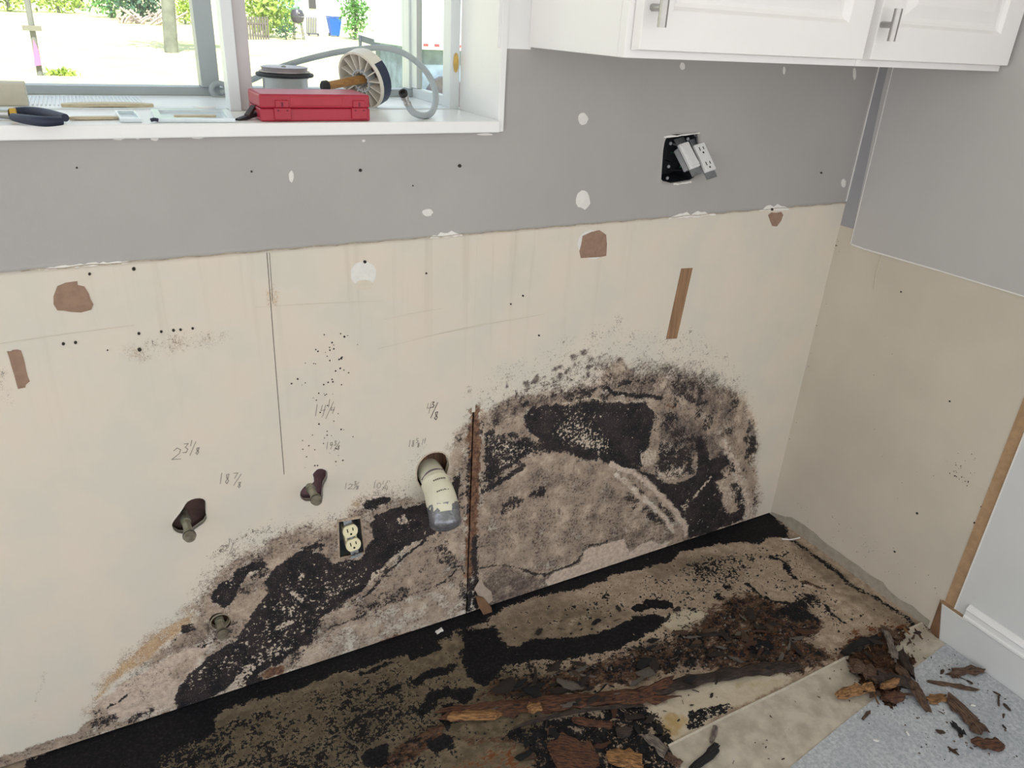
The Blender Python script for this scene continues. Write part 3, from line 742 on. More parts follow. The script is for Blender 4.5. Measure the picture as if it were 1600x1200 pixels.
def flat_on_wall(pts, name, m, proud=0.0006, y=0.0, parent=wall_back):
    return MB().prism([W(*q, y=y) for q in pts][::-1], (0, -proud, 0)).build(name, m, parent)
def blob(cx, cy, rx, ry, n=16, amt=0.12, seed=1):
    r = random.Random(seed)
    return [(cx + rx * math.cos(2 * math.pi * k / n) * (1 + r.uniform(-amt, amt)), cy + ry * math.sin(2 * math.pi * k / n) * (1 + r.uniform(-amt, amt))) for k in range(n)]
# white paint beside the window, above the grey
b = MB(); b.box((-1.076, -0.0008, 1.362), (-1.005, 0, 2.2)); b.build('white_paint_margin', M_WHITE, wall_back)
for i, (x, y, rx, ry) in enumerate(((911, 186, 7.5, 9.5), (911, 312, 11.5, 15), (668, 332, 8, 6), (1318, 286, 3.5, 7), (455, 276, 4, 9), (1066, 103, 4, 6), (1225, 110, 2, 6), (1335, 115, 2.5, 10), (568, 220, 3, 2))):
    flat_on_wall(blob(x, y, rx, ry, 14, 0.14, i), 'filler_patch', M_SPACKLE)
for i, (pts, m) in enumerate((
        (Z(0, 360, 2.286, '190,235 205,200 235,187 275,182 278,195 300,200 318,225 322,245 332,262 325,282 290,292 250,290 205,285 190,262'), M_PAPER),
        (Z(0, 500, 6, '68,290 100,295 120,280 165,275 200,290 275,578 245,605 235,632 172,645'), M_PAPER),
        (Z(780, 0, 1.951, '248,745 255,720 280,706 305,702 325,715 328,745 326,780 250,788 244,765'), M_PAPER),
        (Z(780, 0, 1.951, '820,655 830,647 845,650 860,645 866,655 858,672 845,690 832,690 825,672'), M_PAPER),
        (Z(600, 400, 2.143, '995,42 1033,40 980,276 944,278'), M_WOODSTRIP))):
    if i == 2: flat_on_wall(blob(926, 382, 24, 23, 18, 0.05, 9), 'torn_rim', M_SPACKLE, 0.0005)
    flat_on_wall(jag(pts, 0.7, 9, i) if i < 4 else pts, ('torn_paper_patch', 'torn_paper_patch', 'torn_paper_patch', 'torn_paper_patch', 'exposed_stud_slot')[i], m, 0.0009)
flat_on_wall(blob(568, 428, 20, 20, 20, 0.04, 4), 'filler_patch', M_SPACKLE)
flat_on_wall([(569 + 14 * math.cos(a), 445 + 8 * math.sin(a)) for a in [k * math.pi / 7 for k in range(14)]], 'filler_patch', mat('cream_filler', (214, 204, 188), 0.7, 0.04, 40, 0.2), 0.0009)
# ragged paint edge along the old backsplash line
r = random.Random(5)
for x0, x1, h in ((1045, 1118, 8), (1186, 1232, 9), (672, 722, 10), (60, 215, 4)):
    n = int((x1 - x0) / 6) + 1
    yl = lambda x: 425 - 0.081 * x
    top = [(x0 + (x1 - x0) * k / n, yl(x0 + (x1 - x0) * k / n) - r.uniform(0.2, 1) * h * math.sin(math.pi * (k + 0.3) / (n + 0.6))) for k in range(n + 1)]
    bot = [(x1 - (x1 - x0) * k / n, yl(x1 - (x1 - x0) * k / n) + r.uniform(0.5, 3)) for k in range(n + 1)]
    flat_on_wall(top + bot, 'paint_edge', M_CAULK, 0.0007)
b = MB()
pts = [(-1.9 + k * 0.02, 0, PL + math.sin(k * 1.7) * 0.0012) for k in range(96)]
for k in range(95):
    a, c = pts[k], pts[k + 1]
    b.add([(a[0], -0.0005, a[2] - 0.0016), (c[0], -0.0005, c[2] - 0.0016), (c[0], -0.0012, c[2] + 0.001), (a[0], -0.0012, a[2] + 0.001)], [(0, 1, 2, 3)])
b.build('paint_edge', mat('dirty_paint_edge', (176, 164, 146), 0.7, 0.2, 60, 0.2), wall_back)
# screw and nail holes
for i, (x, y, rr) in enumerate(((99, 537, 2.6), (118, 535, 2.6), (217, 521, 2.4), (252, 518, 2.2), (271, 516, 2.4), (282, 515, 2.2), (301, 513, 2.0), (218, 546, 3.2), (563, 266, 2.6), (718, 259, 2.8), (570, 409, 2.6), (209, 420, 3), (140, 428, 2.4), (666, 427, 1.6), (538, 526, 1.6), (533, 560, 1.6), (842, 524, 1.5), (798, 475, 1.4), (817, 462, 1.6), (465, 592, 1.4), (820, 640, 0.1), (1283, 270, 1.6), (393, 268, 1.6), (645, 290, 1.2), (168, 547, 1.2), (120, 262, 1.6), (1206, 327, 2.2))):
    flat_on_wall([(x + rr * math.cos(k * math.pi / 4), y + rr * math.sin(k * math.pi / 4)) for k in range(8)], 'screw_hole', M_HOLE, 0.0012)
# smudgy crumbs of old mould up the wall
b = MB(); r = random.Random(8)
for k in range(70):
    x = r.gauss(508, 20); y = r.uniform(520, 735)
    q = W(x, y, -0.0006); s = r.uniform(0.0008, 0.0022)
    b.add([q + np.array([s * math.cos(a), 0, s * math.sin(a)]) for a in (0, 1.2, 2.5, 3.8, 5.0)], [(4, 3, 2, 1, 0)])
o = b.build('mould_spots', M_HOLE, wall_back); o['kind'] = 'stuff'
# pencil line and pencilled measurements
DIG = {'0': [[(.5, 1), (.1, .7), (.1, .3), (.4, 0), (.8, .2), (.9, .7), (.5, 1)]], '1': [[(.6, 1), (.35, 0)]], '2': [[(.1, .75), (.4, 1), (.8, .85), (.7, .5), (.05, 0), (.95, .05)]],
       '3': [[(.15, .95), (.75, 1), (.4, .6), (.8, .4), (.6, .05), (.1, .05)]], '4': [[(.3, 1), (.15, .5), (.85, .55)], [(.8, 1), (.55, 0)]], '5': [[(.85, 1), (.3, 1), (.25, .6), (.75, .5), (.6, .05), (.1, .05)]],
       '6': [[(.8, 1), (.25, .5), (.2, .1), (.6, 0), (.8, .3), (.3, .4)]], '7': [[(.1, .95), (.9, 1), (.4, 0)]], '8': [[(.7, .95), (.3, .9), (.35, .6), (.75, .3), (.5, 0), (.2, .2), (.6, .55), (.7, .95)]],
       '9': [[(.8, .7), (.4, .55), (.3, .9), (.7, 1), (.8, .7), (.5, 0)]], '/': [[(.9, 1.1), (.1, -.1)]]}
def note(chars, m, w=0.0013):
    bb = MB()
    for ch, x, y, cw, chh in chars:
        for st in DIG[ch]:
            bb.ribbon([W(x + (a + 0.18 * c) * cw, y - c * chh, -0.0006) for a, c in st], w, (0, 1, 0))
    return bb.build('pencil_note', m, wall_back)
note([('2', 268, 718, 15, 18), ('3', 284, 708, 11, 15), ('1', 296, 697, 5, 9), ('/', 296, 710, 9, 18), ('8', 304, 710, 8, 11)], M_PENCIL)
note([('1', 342, 756, 6, 17), ('8', 350, 756, 9, 16), ('7', 363, 748, 8, 9), ('/', 364, 757, 12, 15), ('8', 370, 762, 7, 9)], M_PENCIL)
note([('1', 491, 650, 6, 18), ('4', 499, 650, 10, 17), ('1', 512, 636, 4, 12), ('/', 508, 652, 12, 22), ('4', 515, 646, 8, 10)], M_PENCIL)
note([('1', 509, 702, 4, 11), ('9', 513, 702, 7, 11), ('3', 521, 696, 5, 7), ('/', 521, 703, 9, 12), ('8', 526, 703, 5, 7)], M_PENCIL)
note([('4', 665, 646, 9, 16)], M_PENCIL); note([('3', 673, 637, 6, 9), ('8', 677, 656, 8, 13), ('/', 672, 651, 11, 20)], M_PENCIL_D, 0.0017)
note([('1', 638, 698, 4, 10), ('8', 642, 698, 6, 10), ('5', 649, 692, 5, 7), ('8', 651, 699, 5, 7), ('1', 658, 695, 4, 9), ('1', 662, 693, 4, 9)], M_PENCIL)
note([('1', 538, 764, 4, 9), ('2', 543, 764, 8, 8), ('3', 552, 758, 5, 6), ('/', 551, 764, 9, 10), ('8', 555, 765, 6, 6)], M_PENCIL)
note([('1', 583, 763, 4, 11), ('0', 588, 763, 7, 9), ('1', 597, 757, 3, 6), ('/', 596, 765, 9, 12), ('4', 600, 768, 6, 8)], M_PENCIL)
note([('2', 343, 862, 7, 10), ('2', 350, 861, 7, 10), ('1', 356, 852, 4, 8), ('/', 357, 865, 8, 16), ('2', 362, 868, 6, 9)], M_PENCIL)
b = MB(); b.ribbon([W(417, 395, -0.0006), W(430, 565, -0.0006), W(444, 741, -0.0006)], 0.0011, (0, 1, 0)); b.ribbon([W(421, 395, -0.0006), W(426, 470, -0.0006)], 0.0008, (0, 1, 0)); b.build('pencil_line', M_PENCIL_D, wall_back)
# long scored lines left by the trowel
b = MB()
for a, c in (((700, 519), (850, 491)), ((600, 499), (690, 482)), ((400, 480), (600, 470)), ((0, 537), (210, 508)), ((590, 545), (760, 505))): b.ribbon([W(*a, y=-0.0004), W((a[0] + c[0]) / 2, (a[1] + c[1]) / 2 - 1, -0.0004), W(*c, y=-0.0004)], 0.0012, (0, 1, 0))
b.build('trowel_line', mat('scored_drywall', (206, 196, 180), 0.7, 0.05, 30, 0.1), wall_back)

# tape and filler over the upper part of the board joint
MB().box((SEAM0 - 0.003, -0.0003, 0.602), (SEAM1 + 0.003, 0.006, PL)).build('joint_tape', M_MOULD, wall_back)
for nm_ in ('stain_a', 'stain_b'): set_attr(wall_back.children[-1].data if False else bpy.data.objects['joint_tape'].data, nm_, np.zeros((8, 4)))
# framing and sheathing behind the boards
b = MB(); b.box((-1.135, 0.0135, 0.0), (-1.062, 0.10, PL)); b.build('wall_stud', M_STUD, wall_back)
for q in (F(0, 0),): pass
b = MB(); b.box((-2.6, 0.0135, 0.0), (-0.001, 0.10, 0.0375)); b.build('bottom_plate', M_BLACKEDGE, wall_back)
M_HOLEBACK = mat('dim_brown_framing', (86, 66, 62), 0.85, 0.2, 30, 0.3, 120)
for (u, v, w_, h_, mm) in ((303, 795, 0.06, 0.06, M_HOLEBACK), (492, 755, 0.05, 0.06, M_MAROON), (687, 722, 0.05, 0.05, M_STUD), (350, 968, 0.035, 0.03, M_STUD)):
    q = W(u, v); MB().box((q[0] - w_, 0.030, q[2] - h_), (q[0] + w_, 0.05, q[2] + h_)).build('blocking_board', mm, wall_back)
b = MB(); b.box((-4.5, 0.12, -0.4), (-3.4, 0.165, 2.6)); b.box((-3.4, 0.12, -0.4), (0.12, 0.165, 1.2)); b.box((-1.04, 0.12, 1.2), (0.12, 0.165, 2.6)); b.box((-3.4, 0.12, 2.16), (-1.04, 0.165, 2.6)); b.box((-3.4, 0.12, 1.2), (-2.64, 0.165, 2.16))
b.build('outer_sheathing', M_EXT, wall_back)
# curled paper and a splinter hanging at the foot of the seam
MB().prism([W(*q, y=-0.012) for q in [(742, 922), (752, 905), (757, 916), (768, 925), (770, 938), (762, 945), (752, 938)]], (0, 0.004, 0.001)).build('paper_curl', mat('grey_torn_paper', (176, 160, 146), 0.8, 0.1, 60, 0.3), wall_back)
MB().prism([W(*q, y=-0.02) for q in [(744, 934), (756, 936), (768, 950), (770, 962), (760, 974), (755, 960), (748, 948)]], (0, 0.006, 0.002)).build('paper_curl', mat('brown_torn_paper', (124, 92, 68), 0.8, 0.12, 60, 0.3), wall_back)

# ================================================================== THE RIGHT WALL
wall_right = tag(MB().box((0.0, -1.35, 0.0), (0.12, 0.165, 2.44)).build('wall_right', M_TAN), 'bare tan drywall of the right wall', None, kind='structure')
def flat_on_right(pts, name, m, proud=0.0008, parent=wall_right):
    return MB().prism([RW(*q) for q in pts], (-proud, 0, 0)).build(name, m, parent)
b = MB(); b.prism([(0, -0.0465, 0.915), (0, -0.09, 0.913), (0, -0.30, 0.918), (0, -0.52, 0.920), (0, -1.35, 0.925), (0, -1.35, 2.44), (0, -0.028, 2.44), (0, -0.028, 1.30)], (-0.0022, 0, 0))
b.build('painted_section', M_GREY2, wall_right)
b = MB(); b.box((-0.0012, -0.0465, 0.955), (0, -0.0005, 2.44)); b.build('corner_strip', M_STRIP, wall_right)
b = MB(); b.prism([(-0.0022, -0.0465, 0.915), (-0.0022, -0.0482, 0.915), (-0.0022, -0.0297, 2.4), (-0.0022, -0.028, 2.4)], (-0.0008, 0, 0)); b.build('caulk_line', M_CAULK, wall_right)
b = MB(); b.box((-0.002, -0.003, 1.02), (0, 0.0, 2.4)); b.build('caulk_line', M_CAULK, wall_right)
b = MB(); b.prism([(-0.0022, -0.05, 0.913), (-0.0022, -0.09, 0.911), (-0.0022, -0.30, 0.916), (-0.0022, -0.55, 0.918), (-0.0022, -0.8, 0.92), (-0.0022, -0.8, 0.9235), (-0.0022, -0.55, 0.921), (-0.0022, -0.30, 0.919), (-0.0022, -0.09, 0.915), (-0.0022, -0.05, 0.917)], (-0.0008, 0, 0)); b.build('paint_edge', M_CAULK, wall_right)
# brown raw strip and pale painted part beyond it
b = MB(); b.box((-0.0015, -0.614, 0.104), (0, -0.586, 0.915)); b.build('raw_board_strip', M_PAPER2, wall_right)
b = MB(); b.box((-0.004, -1.35, 0.10), (0, -0.614, 0.912)); b.build('painted_section', M_PALEWALL, wall_right)
b = MB(); b.box((-0.005, -0.617, 0.104), (0, -0.614, 0.912)); b.build('caulk_line', M_CAULK, wall_right)
r = random.Random(3)
# bare plaster band left by the old skirting
low = [RW(1205 + k * (1447 - 1205) / 26, 803 + k * (987 - 803) / 26) for k in range(27)]
hts = [0.004, 0.012, 0.02, 0.034, 0.036, 0.038, 0.037, 0.036, 0.030, 0.028, 0.029, 0.030, 0.029, 0.030, 0.031, 0.029, 0.028, 0.030, 0.034, 0.022, 0.020, 0.018, 0.022, 0.026, 0.022, 0.02, 0.02]
b = MB()
for k in range(26):
    a, c = low[k], low[k + 1]
    b.add([(-0.0007, a[1], 0.001), (-0.0007, c[1], 0.001), (-0.0007, c[1], hts[k + 1] + 0.006), (-0.0007, a[1], hts[k] + 0.006)], [(3, 2, 1, 0)])
b.build('bare_plaster_band', mat('grey_bare_plaster', (166, 157, 143), 0.85, 0.10, 40, 0.4, 200), wall_right)
b = MB()
def dot(bb, u, v, s):
    q = RW(u, v, -0.0007); n = 6
    bb.add([q + np.array([0, s * r.uniform(.6, 1.2) * math.cos(2 * math.pi * k / n), s * r.uniform(.6, 1.2) * math.sin(2 * math.pi * k / n)]) for k in range(n)], [tuple(range(n))])
for k in range(30): dot(b, r.gauss(1503, 12), r.gauss(737, 13), r.uniform(.0006, .002))
for k in range(16): dot(b, r.gauss(1358, 9), r.gauss(855, 8), r.uniform(.0006, .0016))
for k in range(60): dot(b, r.uniform(1230, 1470), 0, 0.0001) if False else dot(b, *((lambda t: (1225 + t * 225 + r.uniform(-10, 40), 800 + t * 160 + r.uniform(-55, 0)))(r.random())), r.uniform(.0004, .0015))
for k in range(22): dot(b, *((lambda t: (1205 + t * 110 + r.uniform(0, 14), 770 - t * 440))(r.random())), r.uniform(.0005, .0016))
for k in range(20): dot(b, r.uniform(1360, 1500), r.uniform(480, 900), r.uniform(.0004, .0014))
o = b.build('mould_spots', M_HOLE, wall_right); o['kind'] = 'stuff'
for u, v, s in ((1433, 802, .0034), (1484, 627, .0024), (1408, 456, .0022), (1516, 845, .0026), (1523, 817, .003), (1534, 792, .0026), (1398, 862, .003)):
    q = RW(u, v); MB().prism([q + np.array([0, s * math.cos(2 * math.pi * k / 8), s * math.sin(2 * math.pi * k / 8)]) for k in range(8)], (-0.001, 0, 0)).build('screw_hole', M_HOLE, wall_right)
# chipped plaster in the corner and a dribble of paint
b = MB()
for k in range(16):
    dot(b, r.gauss(1303, 3), r.gauss(377, 7), r.uniform(.001, .003))
o = b.build('chipped_corner', mat('chipped_plaster', (120, 112, 104), 0.9, 0.2, 80, 0.4), wall_right); o['kind'] = 'stuff'
MB().tube([RW(1376, 398, -0.001), RW(1374, 412, -0.001), RW(1369, 430, -0.001), RW(1366, 452, -0.001)], 0.0014, 6).build('paint_dribble', mat('tan_paint', (200, 190, 170), 0.5, 0.05), wall_right)
# skirting with a slanting raw cut at its end
YB0, YB1, YE = -0.588, -0.614, -1.35
end = [(0, -0.578, 0.0), (-0.014, YB1, 0.0), (-0.014, YB0, 0.104), (0, -0.576, 0.104)]
far = [(0, YE, 0.0), (-0.014, YE, 0.0), (-0.014, YE, 0.104), (0, YE, 0.104)]
b = MB().add(end + far, [(0, 1, 2, 3), (7, 6, 5, 4), (1, 5, 6, 2), (2, 6, 7, 3), (0, 4, 5, 1), (3, 7, 4, 0)])
base = tag(b.build('baseboard_right', M_PALEWALL), 'pale grey skirting board along the right wall', None, kind='structure')
e_ = [np.array(q) + np.array([-0.0002, 0.0012, 0]) for q in end]
MB().prism(e_, (0.0, 0.0008, 0)).build('cut_end', mat('raw_brown_fibreboard', (140, 106, 80), 0.85, 0.1, 50, 0.3), base)
MB().box((-0.0135, -0.66, 0.1041), (0, -0.580, 0.1062)).build('raw_top_edge', mat('brown_edge', (160, 132, 104), 0.85, 0.1, 50, 0.3), base)
MB().box((-0.0146, YB0 - 0.07, 0.1010), (-0.0138, YB0 - 0.001, 0.1045)).build('caulk_line', M_CAULK, base)
b = MB(); b.prism([(0, -0.645, 0.1065), (-0.0165, -0.645, 0.1065), (-0.0165, -0.645, 0.112), (-0.013, -0.645, 0.116), (-0.013, -0.645, 0.128), (-0.016, -0.645, 0.133), (-0.012, -0.645, 0.140), (-0.0065, -0.645, 0.144), (0, -0.645, 0.146)], (0, YE + 0.645, 0)); b.build('moulding_cap', M_WHITE, base)

# ceiling and the room's own floor behind the camera
tag(MB().box((-4.5, -4.6, 2.44), (2.6, 0.6, 2.52)).build('ceiling', M_CEIL), None, None, kind='structure')

# ================================================================== THE FLOOR
fx = np.arange(-2.5, 0.0005, 0.004); fy = np.arange(-0.96, 0.014, 0.004)
X, Y = np.meshgrid(fx, fy)
k = Mask(X.ravel(), Y.ravel(), f2, ['blk', 'wood', 'pale', 'dirt_shade', 'speck', 'yel', 'red'], 0.014)
P, S = k.poly, k.stroke
P('dirt_shade', [(-200, 1300), (45, 1199), (280, 1104), (640, 991), (740, 960), (860, 1060), (900, 1250), (700, 1300)], 1.0, 0.10)  # olive dirt, with the dimmer light on the left floor painted in
P('dirt_shade', [(740, 980), (860, 930), (1000, 960), (900, 1010), (760, 1050)], 0.75, 0.05)
P('dirt_shade', [(1000, 880), (1060, 870), (1120, 868), (1090, 890), (1030, 905)], 0.6, 0.03)
P('speck', [(250, 1260), (300, 1150), (480, 1080), (620, 1030), (720, 1030), (740, 1100), (700, 1160), (640, 1260)], 0.9, 0.05)
P('speck', [(740, 980), (840, 945), (960, 910), (1080, 880), (1180, 860), (1240, 850), (1300, 900), (1320, 980), (1200, 1000), (1080, 980), (960, 960), (820, 1000)], 0.5, 0.04)
P('speck', [(1060, 880), (1130, 862), (1190, 858), (1180, 890), (1130, 940), (1080, 930)], 1.0, 0.03)
P('speck', [(740, 1030), (900, 1030), (1060, 985), (1130, 960), (1180, 1010), (1080, 1050), (780, 1085)], 1.0, 0.03)
P('blk', [(0, 1260), (45, 1185), (280, 1095), (480, 1032), (640, 982), (850, 909), (1000, 864), (1203, 795), (1228, 826), (1236, 843), (1210, 838), (1185, 848), (1122, 852), (1062, 862), (1052, 876), (965, 898), (915, 918), (840, 932), (790, 950), (765, 968), (720, 985), (700, 1000), (640, 1020), (560, 1045), (520, 1055), (470, 1075), (400, 1095), (345, 1112), (335, 1130), (340, 1148), (290, 1165), (260, 1180), (240, 1230), (150, 1300)], 1.0, 0.014)
P('blk', [(150, 1200), (340, 1130), (420, 1100), (430, 1120), (360, 1160), (330, 1250), (150, 1260)], 0.58, 0.05)
P('blk', [(718, 985), (770, 980), (792, 1010), (795, 1035), (785, 1050), (760, 1072), (735, 1062), (722, 1035)], 0.95, 0.012)
P('blk', [(765, 1022), (800, 1008), (840, 997), (870, 996), (900, 998), (920, 992), (940, 987), (965, 978), (990, 967), (1010, 960), (1027, 960), (1042, 970), (1030, 982), (1010, 990), (990, 1003), (952, 1020), (920, 1022), (890, 1032), (840, 1033), (790, 1040)], 1.0, 0.008)
P('blk', [(985, 946), (1000, 945), (1010, 935), (1035, 940), (1053, 948), (1050, 952), (1020, 949), (995, 957), (988, 953)], 1.0, 0.004)
for q in ([(565, 1052), (600, 1035), (628, 1031), (602, 1046), (570, 1057)], [(628, 1012), (680, 1000), (692, 1014), (660, 1024), (640, 1032)], [(638, 1064), (665, 1050), (712, 1036), (716, 1043), (680, 1060), (650, 1072)],
          [(592, 1086), (605, 1072), (628, 1067), (630, 1076), (610, 1087)], [(658, 1090), (680, 1080), (720, 1075), (742, 1080), (740, 1096), (700, 1092), (665, 1102)], [(560, 1178), (590, 1163), (607, 1160), (612, 1180), (602, 1205), (568, 1195)],
          [(663, 1165), (690, 1150), (712, 1153), (708, 1170), (680, 1178)], [(640, 1110), (668, 1095), (690, 1100), (660, 1118)], [(690, 1100), (712, 1096), (712, 1130), (700, 1150), (690, 1130)]):
    P('blk', q, 0.9, 0.008)
P('wood', [(590, 1205), (625, 1165), (680, 1135), (702, 1130), (700, 1150), (660, 1175), (610, 1215)], 0.8, 0.012)
P('red', [(640, 1175), (690, 1140), (700, 1150), (650, 1190)], 0.5, 0.015)
S('blk', [(1203, 872), (1225, 878), (1234, 892), (1244, 902)], 0.020, 0.75, 0.010)
S('wood', [(1252, 908), (1270, 914), (1282, 920)], 0.012, 0.8, 0.006)
P('blk', [(1240, 938), (1252, 926), (1275, 924), (1284, 940), (1270, 956), (1250, 952)], 0.66, 0.016)
S('blk', [(1165, 912), (1185, 928), (1200, 940), (1235, 944), (1265, 948)], 0.014, 0.8, 0.008)
S('blk', [(1290, 948), (1302, 962), (1318, 974)], 0.012, 0.8, 0.006)
P('blk', [(1160, 1010), (1175, 1000), (1205, 1004), (1210, 1020), (1186, 1029)], 0.8, 0.010)
P('blk', [(1208, 950), (1230, 945), (1268, 955), (1275, 970), (1245, 975), (1215, 965)], 0.7, 0.014)
for c, w, v in (((1140, 919), 0.035, 0.85), ((1101, 900), 0.045, 0.62), ((1125, 935), 0.035, 0.6)): S('blk', [c], w, v, 0.014)
S('blk', [(1238, 846), (1262, 862), (1290, 882), (1315, 902), (1345, 922), (1385, 944), (1415, 965), (1444, 986)], 0.020, 0.72, 0.012)
P('dirt_shade', [(1230, 835), (1300, 885), (1400, 955), (1450, 990), (1440, 1000), (1340, 945), (1250, 875)], 0.6, 0.02)
mat_area = [(1095, 965), (1130, 935), (1180, 925), (1210, 942), (1262, 950), (1292, 985), (1262, 1000), (1300, 1022), (1332, 1000), (1380, 980), (1440, 975), (1380, 1010), (1322, 1026), (1250, 1058), (1150, 1048), (1060, 1050), (1000, 1066), (900, 1085), (740, 1095), (770, 1062), (860, 1055), (900, 1040), (980, 1020), (1050, 1000)]
P('wood', mat_area, 0.78, 0.03)
P('red', [(1100, 1000), (1190, 960), (1260, 1000), (1280, 1030), (1200, 1040), (1120, 1035)], 0.42, 0.03)
P('red', [(1310, 985), (1400, 960), (1440, 985), (1330, 1010)], 0.5, 0.03)
P('blk', mat_area, 0.40, 0.03)
P('pale', [(1028, 962), (1080, 948), (1112, 962), (1105, 980), (1065, 992), (1040, 985)], 0.85, 0.015)
P('pale', [(760, 1000), (820, 975), (900, 950), (960, 925), (1000, 935), (900, 985), (820, 990)], 0.35, 0.03)
P('dirt_shade', [(990, 1120), (1060, 1080), (1130, 1056), (1225, 1050), (1320, 1022), (1060, 1170), (1000, 1200)], 0.9, 0.01, 'cut')
P('pale', [(1005, 1112), (1062, 1078), (1130, 1058), (1222, 1052), (1240, 1062), (1200, 1085), (1130, 1115), (1085, 1150), (1040, 1162), (1028, 1135)], 0.9, 0.014)
P('yel', [(1010, 1130), (1050, 1110), (1085, 1120), (1070, 1150), (1035, 1162)], 0.7, 0.02)
P('yel', [(1130, 1062), (1240, 1055), (1210, 1085), (1150, 1080)], 0.45, 0.02)
P('blk', [(1074, 1106), (1110, 1102), (1142, 1100), (1152, 1108), (1115, 1125), (1080, 1142), (1074, 1138)], 0.62, 0.006)
P('blk', [(780, 1140), (880, 1120), (1000, 1095), (1030, 1115), (1045, 1150), (1062, 1220), (850, 1240), (830, 1180)], 0.66, 0.02)
P('red', [(690, 1190), (760, 1160), (830, 1170), (840, 1230), (700, 1240)], 0.45, 0.03)
P('wood', [(690, 1150), (860, 1140), (1010, 1110), (1050, 1160), (1060, 1240), (850, 1240), (820, 1180), (720, 1165)], 0.5, 0.03)
floor = grid_surface('floor', fx, fy, lambda x, y: np.stack([x, y, (fbm(x * 40, y * 40, 2) - 0.5) * 0.004 * np.clip(-y / 0.05, 0, 1) + k.L['wood'] * (fbm(x * 70, y * 110, 9) ** 2) * 0.018 + np.clip(k.L['blk'] - 0.5, 0, 1) * fbm(x * 120, y * 120, 4) * 0.003], 1), [], (0, 0, -0.02), M_SUB, None,
                     {'stain_a': k.rgba(['blk', 'wood', 'pale', 'dirt_shade']), 'stain_b': k.rgba(['speck', 'yel', 'red', None])})
tag(floor, 'rotten subfloor blackened by mould below the drywall', None, kind='structure')
b = MB(); b.box((-5.5, -5.5, -0.03), (3.0, -1.352, -0.001)); b.box((-5.5, -1.352, -0.03), (0.0, -0.955, -0.001)); b.box((-5.5, -0.955, -0.03), (-2.5, 0.01, -0.001)); b.build('room_floor', M_FLOORBACK, floor)
b = MB(); b.box((-3.4, -0.96, -0.06), (0.12, 0.165, -0.021)); b.build('joist_deck', M_DARK, floor)

# vinyl sheet and floor paper
vin_t = 0.004
vp = [F(1045, 1163, vin_t), F(1130, 1120, vin_t), F(1220, 1077, vin_t), F(1322, 1025, vin_t), F(1352, 1012, vin_t), F(1440, 972, vin_t)]
vp = [np.array([q[0], q[1], 0.0008]) for q in vp]
va = vp[0] + (vp[0] - vp[1]) * 0.02
vp = [np.array([-0.93, -0.86, 0.0008]), np.array([-0.885, -0.60, 0.0008]), va] + vp + [np.array([-0.016, -0.58, 0.0008]), np.array([-0.016, -0.9, 0.0008])]
vin = MB().prism(vp[::-1], (0, 0, vin_t)).build('vinyl_sheet', mat('beige_stone_vinyl', (172, 162, 147), 0.45, 0.1, 22, 0.06, 60, rgb2=(200, 191, 176)), loc=(-0.45, -0.7, 0))
tag(vin, 'beige stone-patterned vinyl flooring sheet with a cut edge beside the rotten subfloor', 'flooring')
b = MB(); e = [q + np.array([0, 0, vin_t + 0.0002]) for q in vp[2:9]]
for a, c in zip(e[:-1], e[1:]):
    d = c - a; s = np.array([d[1], -d[0], 0]); s /= np.linalg.norm(s)
    b.add([a + s * 0.0006, c + s * 0.0006, c + s * 0.006, a + s * 0.006], [(0, 1, 2, 3)])
b.build('cut_edge', mat('pale_cut_vinyl', (206, 198, 184), 0.5, 0.1, 60, 0.1), vin)
pz = 0.0055
pp = [F(1225, 1210, pz), F(1237, 1197, pz), F(1330, 1120, pz), F(1425, 1047, pz), F(1455, 1024, pz), F(1483, 1002, pz)]
pp = [np.array([q[0], q[1], 0.0050]) for q in pp]
pp = [np.array([-0.80, -0.96, 0.0050])] + pp + [np.array([-0.0155, pp[-1][1] - 0.03, 0.0050]), np.array([-0.0155, -0.98, 0.0050])]
M_FELT = bpy.data.materials.new('blue_grey_felt_paper'); t = NT(M_FELT)
n1 = t.noise(120, 5, 0.7); n2 = t.noise(9, 4); n3 = t.noise(500, 3, 0.6, t.mapping((1, 0.3, 1), (0, 0, 0.6)))
c = t.mix(t.smooth(n1, 0.38, 0.64), lin((168, 172, 179)), lin((200, 203, 207)))
c = t.mix(t.smooth(n3, 0.5, 0.7, 0, 0.6), c, lin((214, 216, 219))); c = t.mix(t.smooth(n2, 0.4, 0.7, 0, 0.35), c, lin((154, 160, 170)))
t.put(t.b.inputs['Base Color'], c); t.b.inputs['Roughness'].default_value = 0.95; t.b.inputs['Specular IOR Level'].default_value = 0.1; t.bump(n3, 0.4, 0.002)
paper = tag(MB().prism(pp[::-1], (0, 0, 0.0012)).build('floor_paper', M_FELT, loc=(-0.3, -0.8, 0.005)), 'blue-grey felt floor protection paper in the lower right corner', 'floor paper')
PZ = 0.0064

# ================================================================== WINDOW
win = bpy.data.objects.new('window_1', None); col.objects.link(win); win.location = (-1.8, 0.1, SILL); ORIG[win.name] = np.array((-1.8, 0.1, SILL))
tag(win, 'white garden window with projecting glazed box above the sill', None, kind='structure')
WX = -1.070
b = MB(); b.box((-2.62, -0.014, 1.2135), (WX - 0.0005, 0.175, SILL)); b.build('sill_board', M_WHITE, win, bevel=0.002)
b = MB(); b.box((WX, -0.004, 1.2135), (WX + 0.013, 0.175, 2.15)); b.build('jamb_board', M_WHITE, win, bevel=0.0015)
b = MB(); b.box((-2.63, -0.004, 1.2135), (-2.62, 0.175, 2.15)); b.build('jamb_board', M_WHITE, win)
b = MB(); b.box((-2.62, -0.004, 2.135), (WX, 0.175, 2.15)); b.build('head_board', M_WHITE, win)
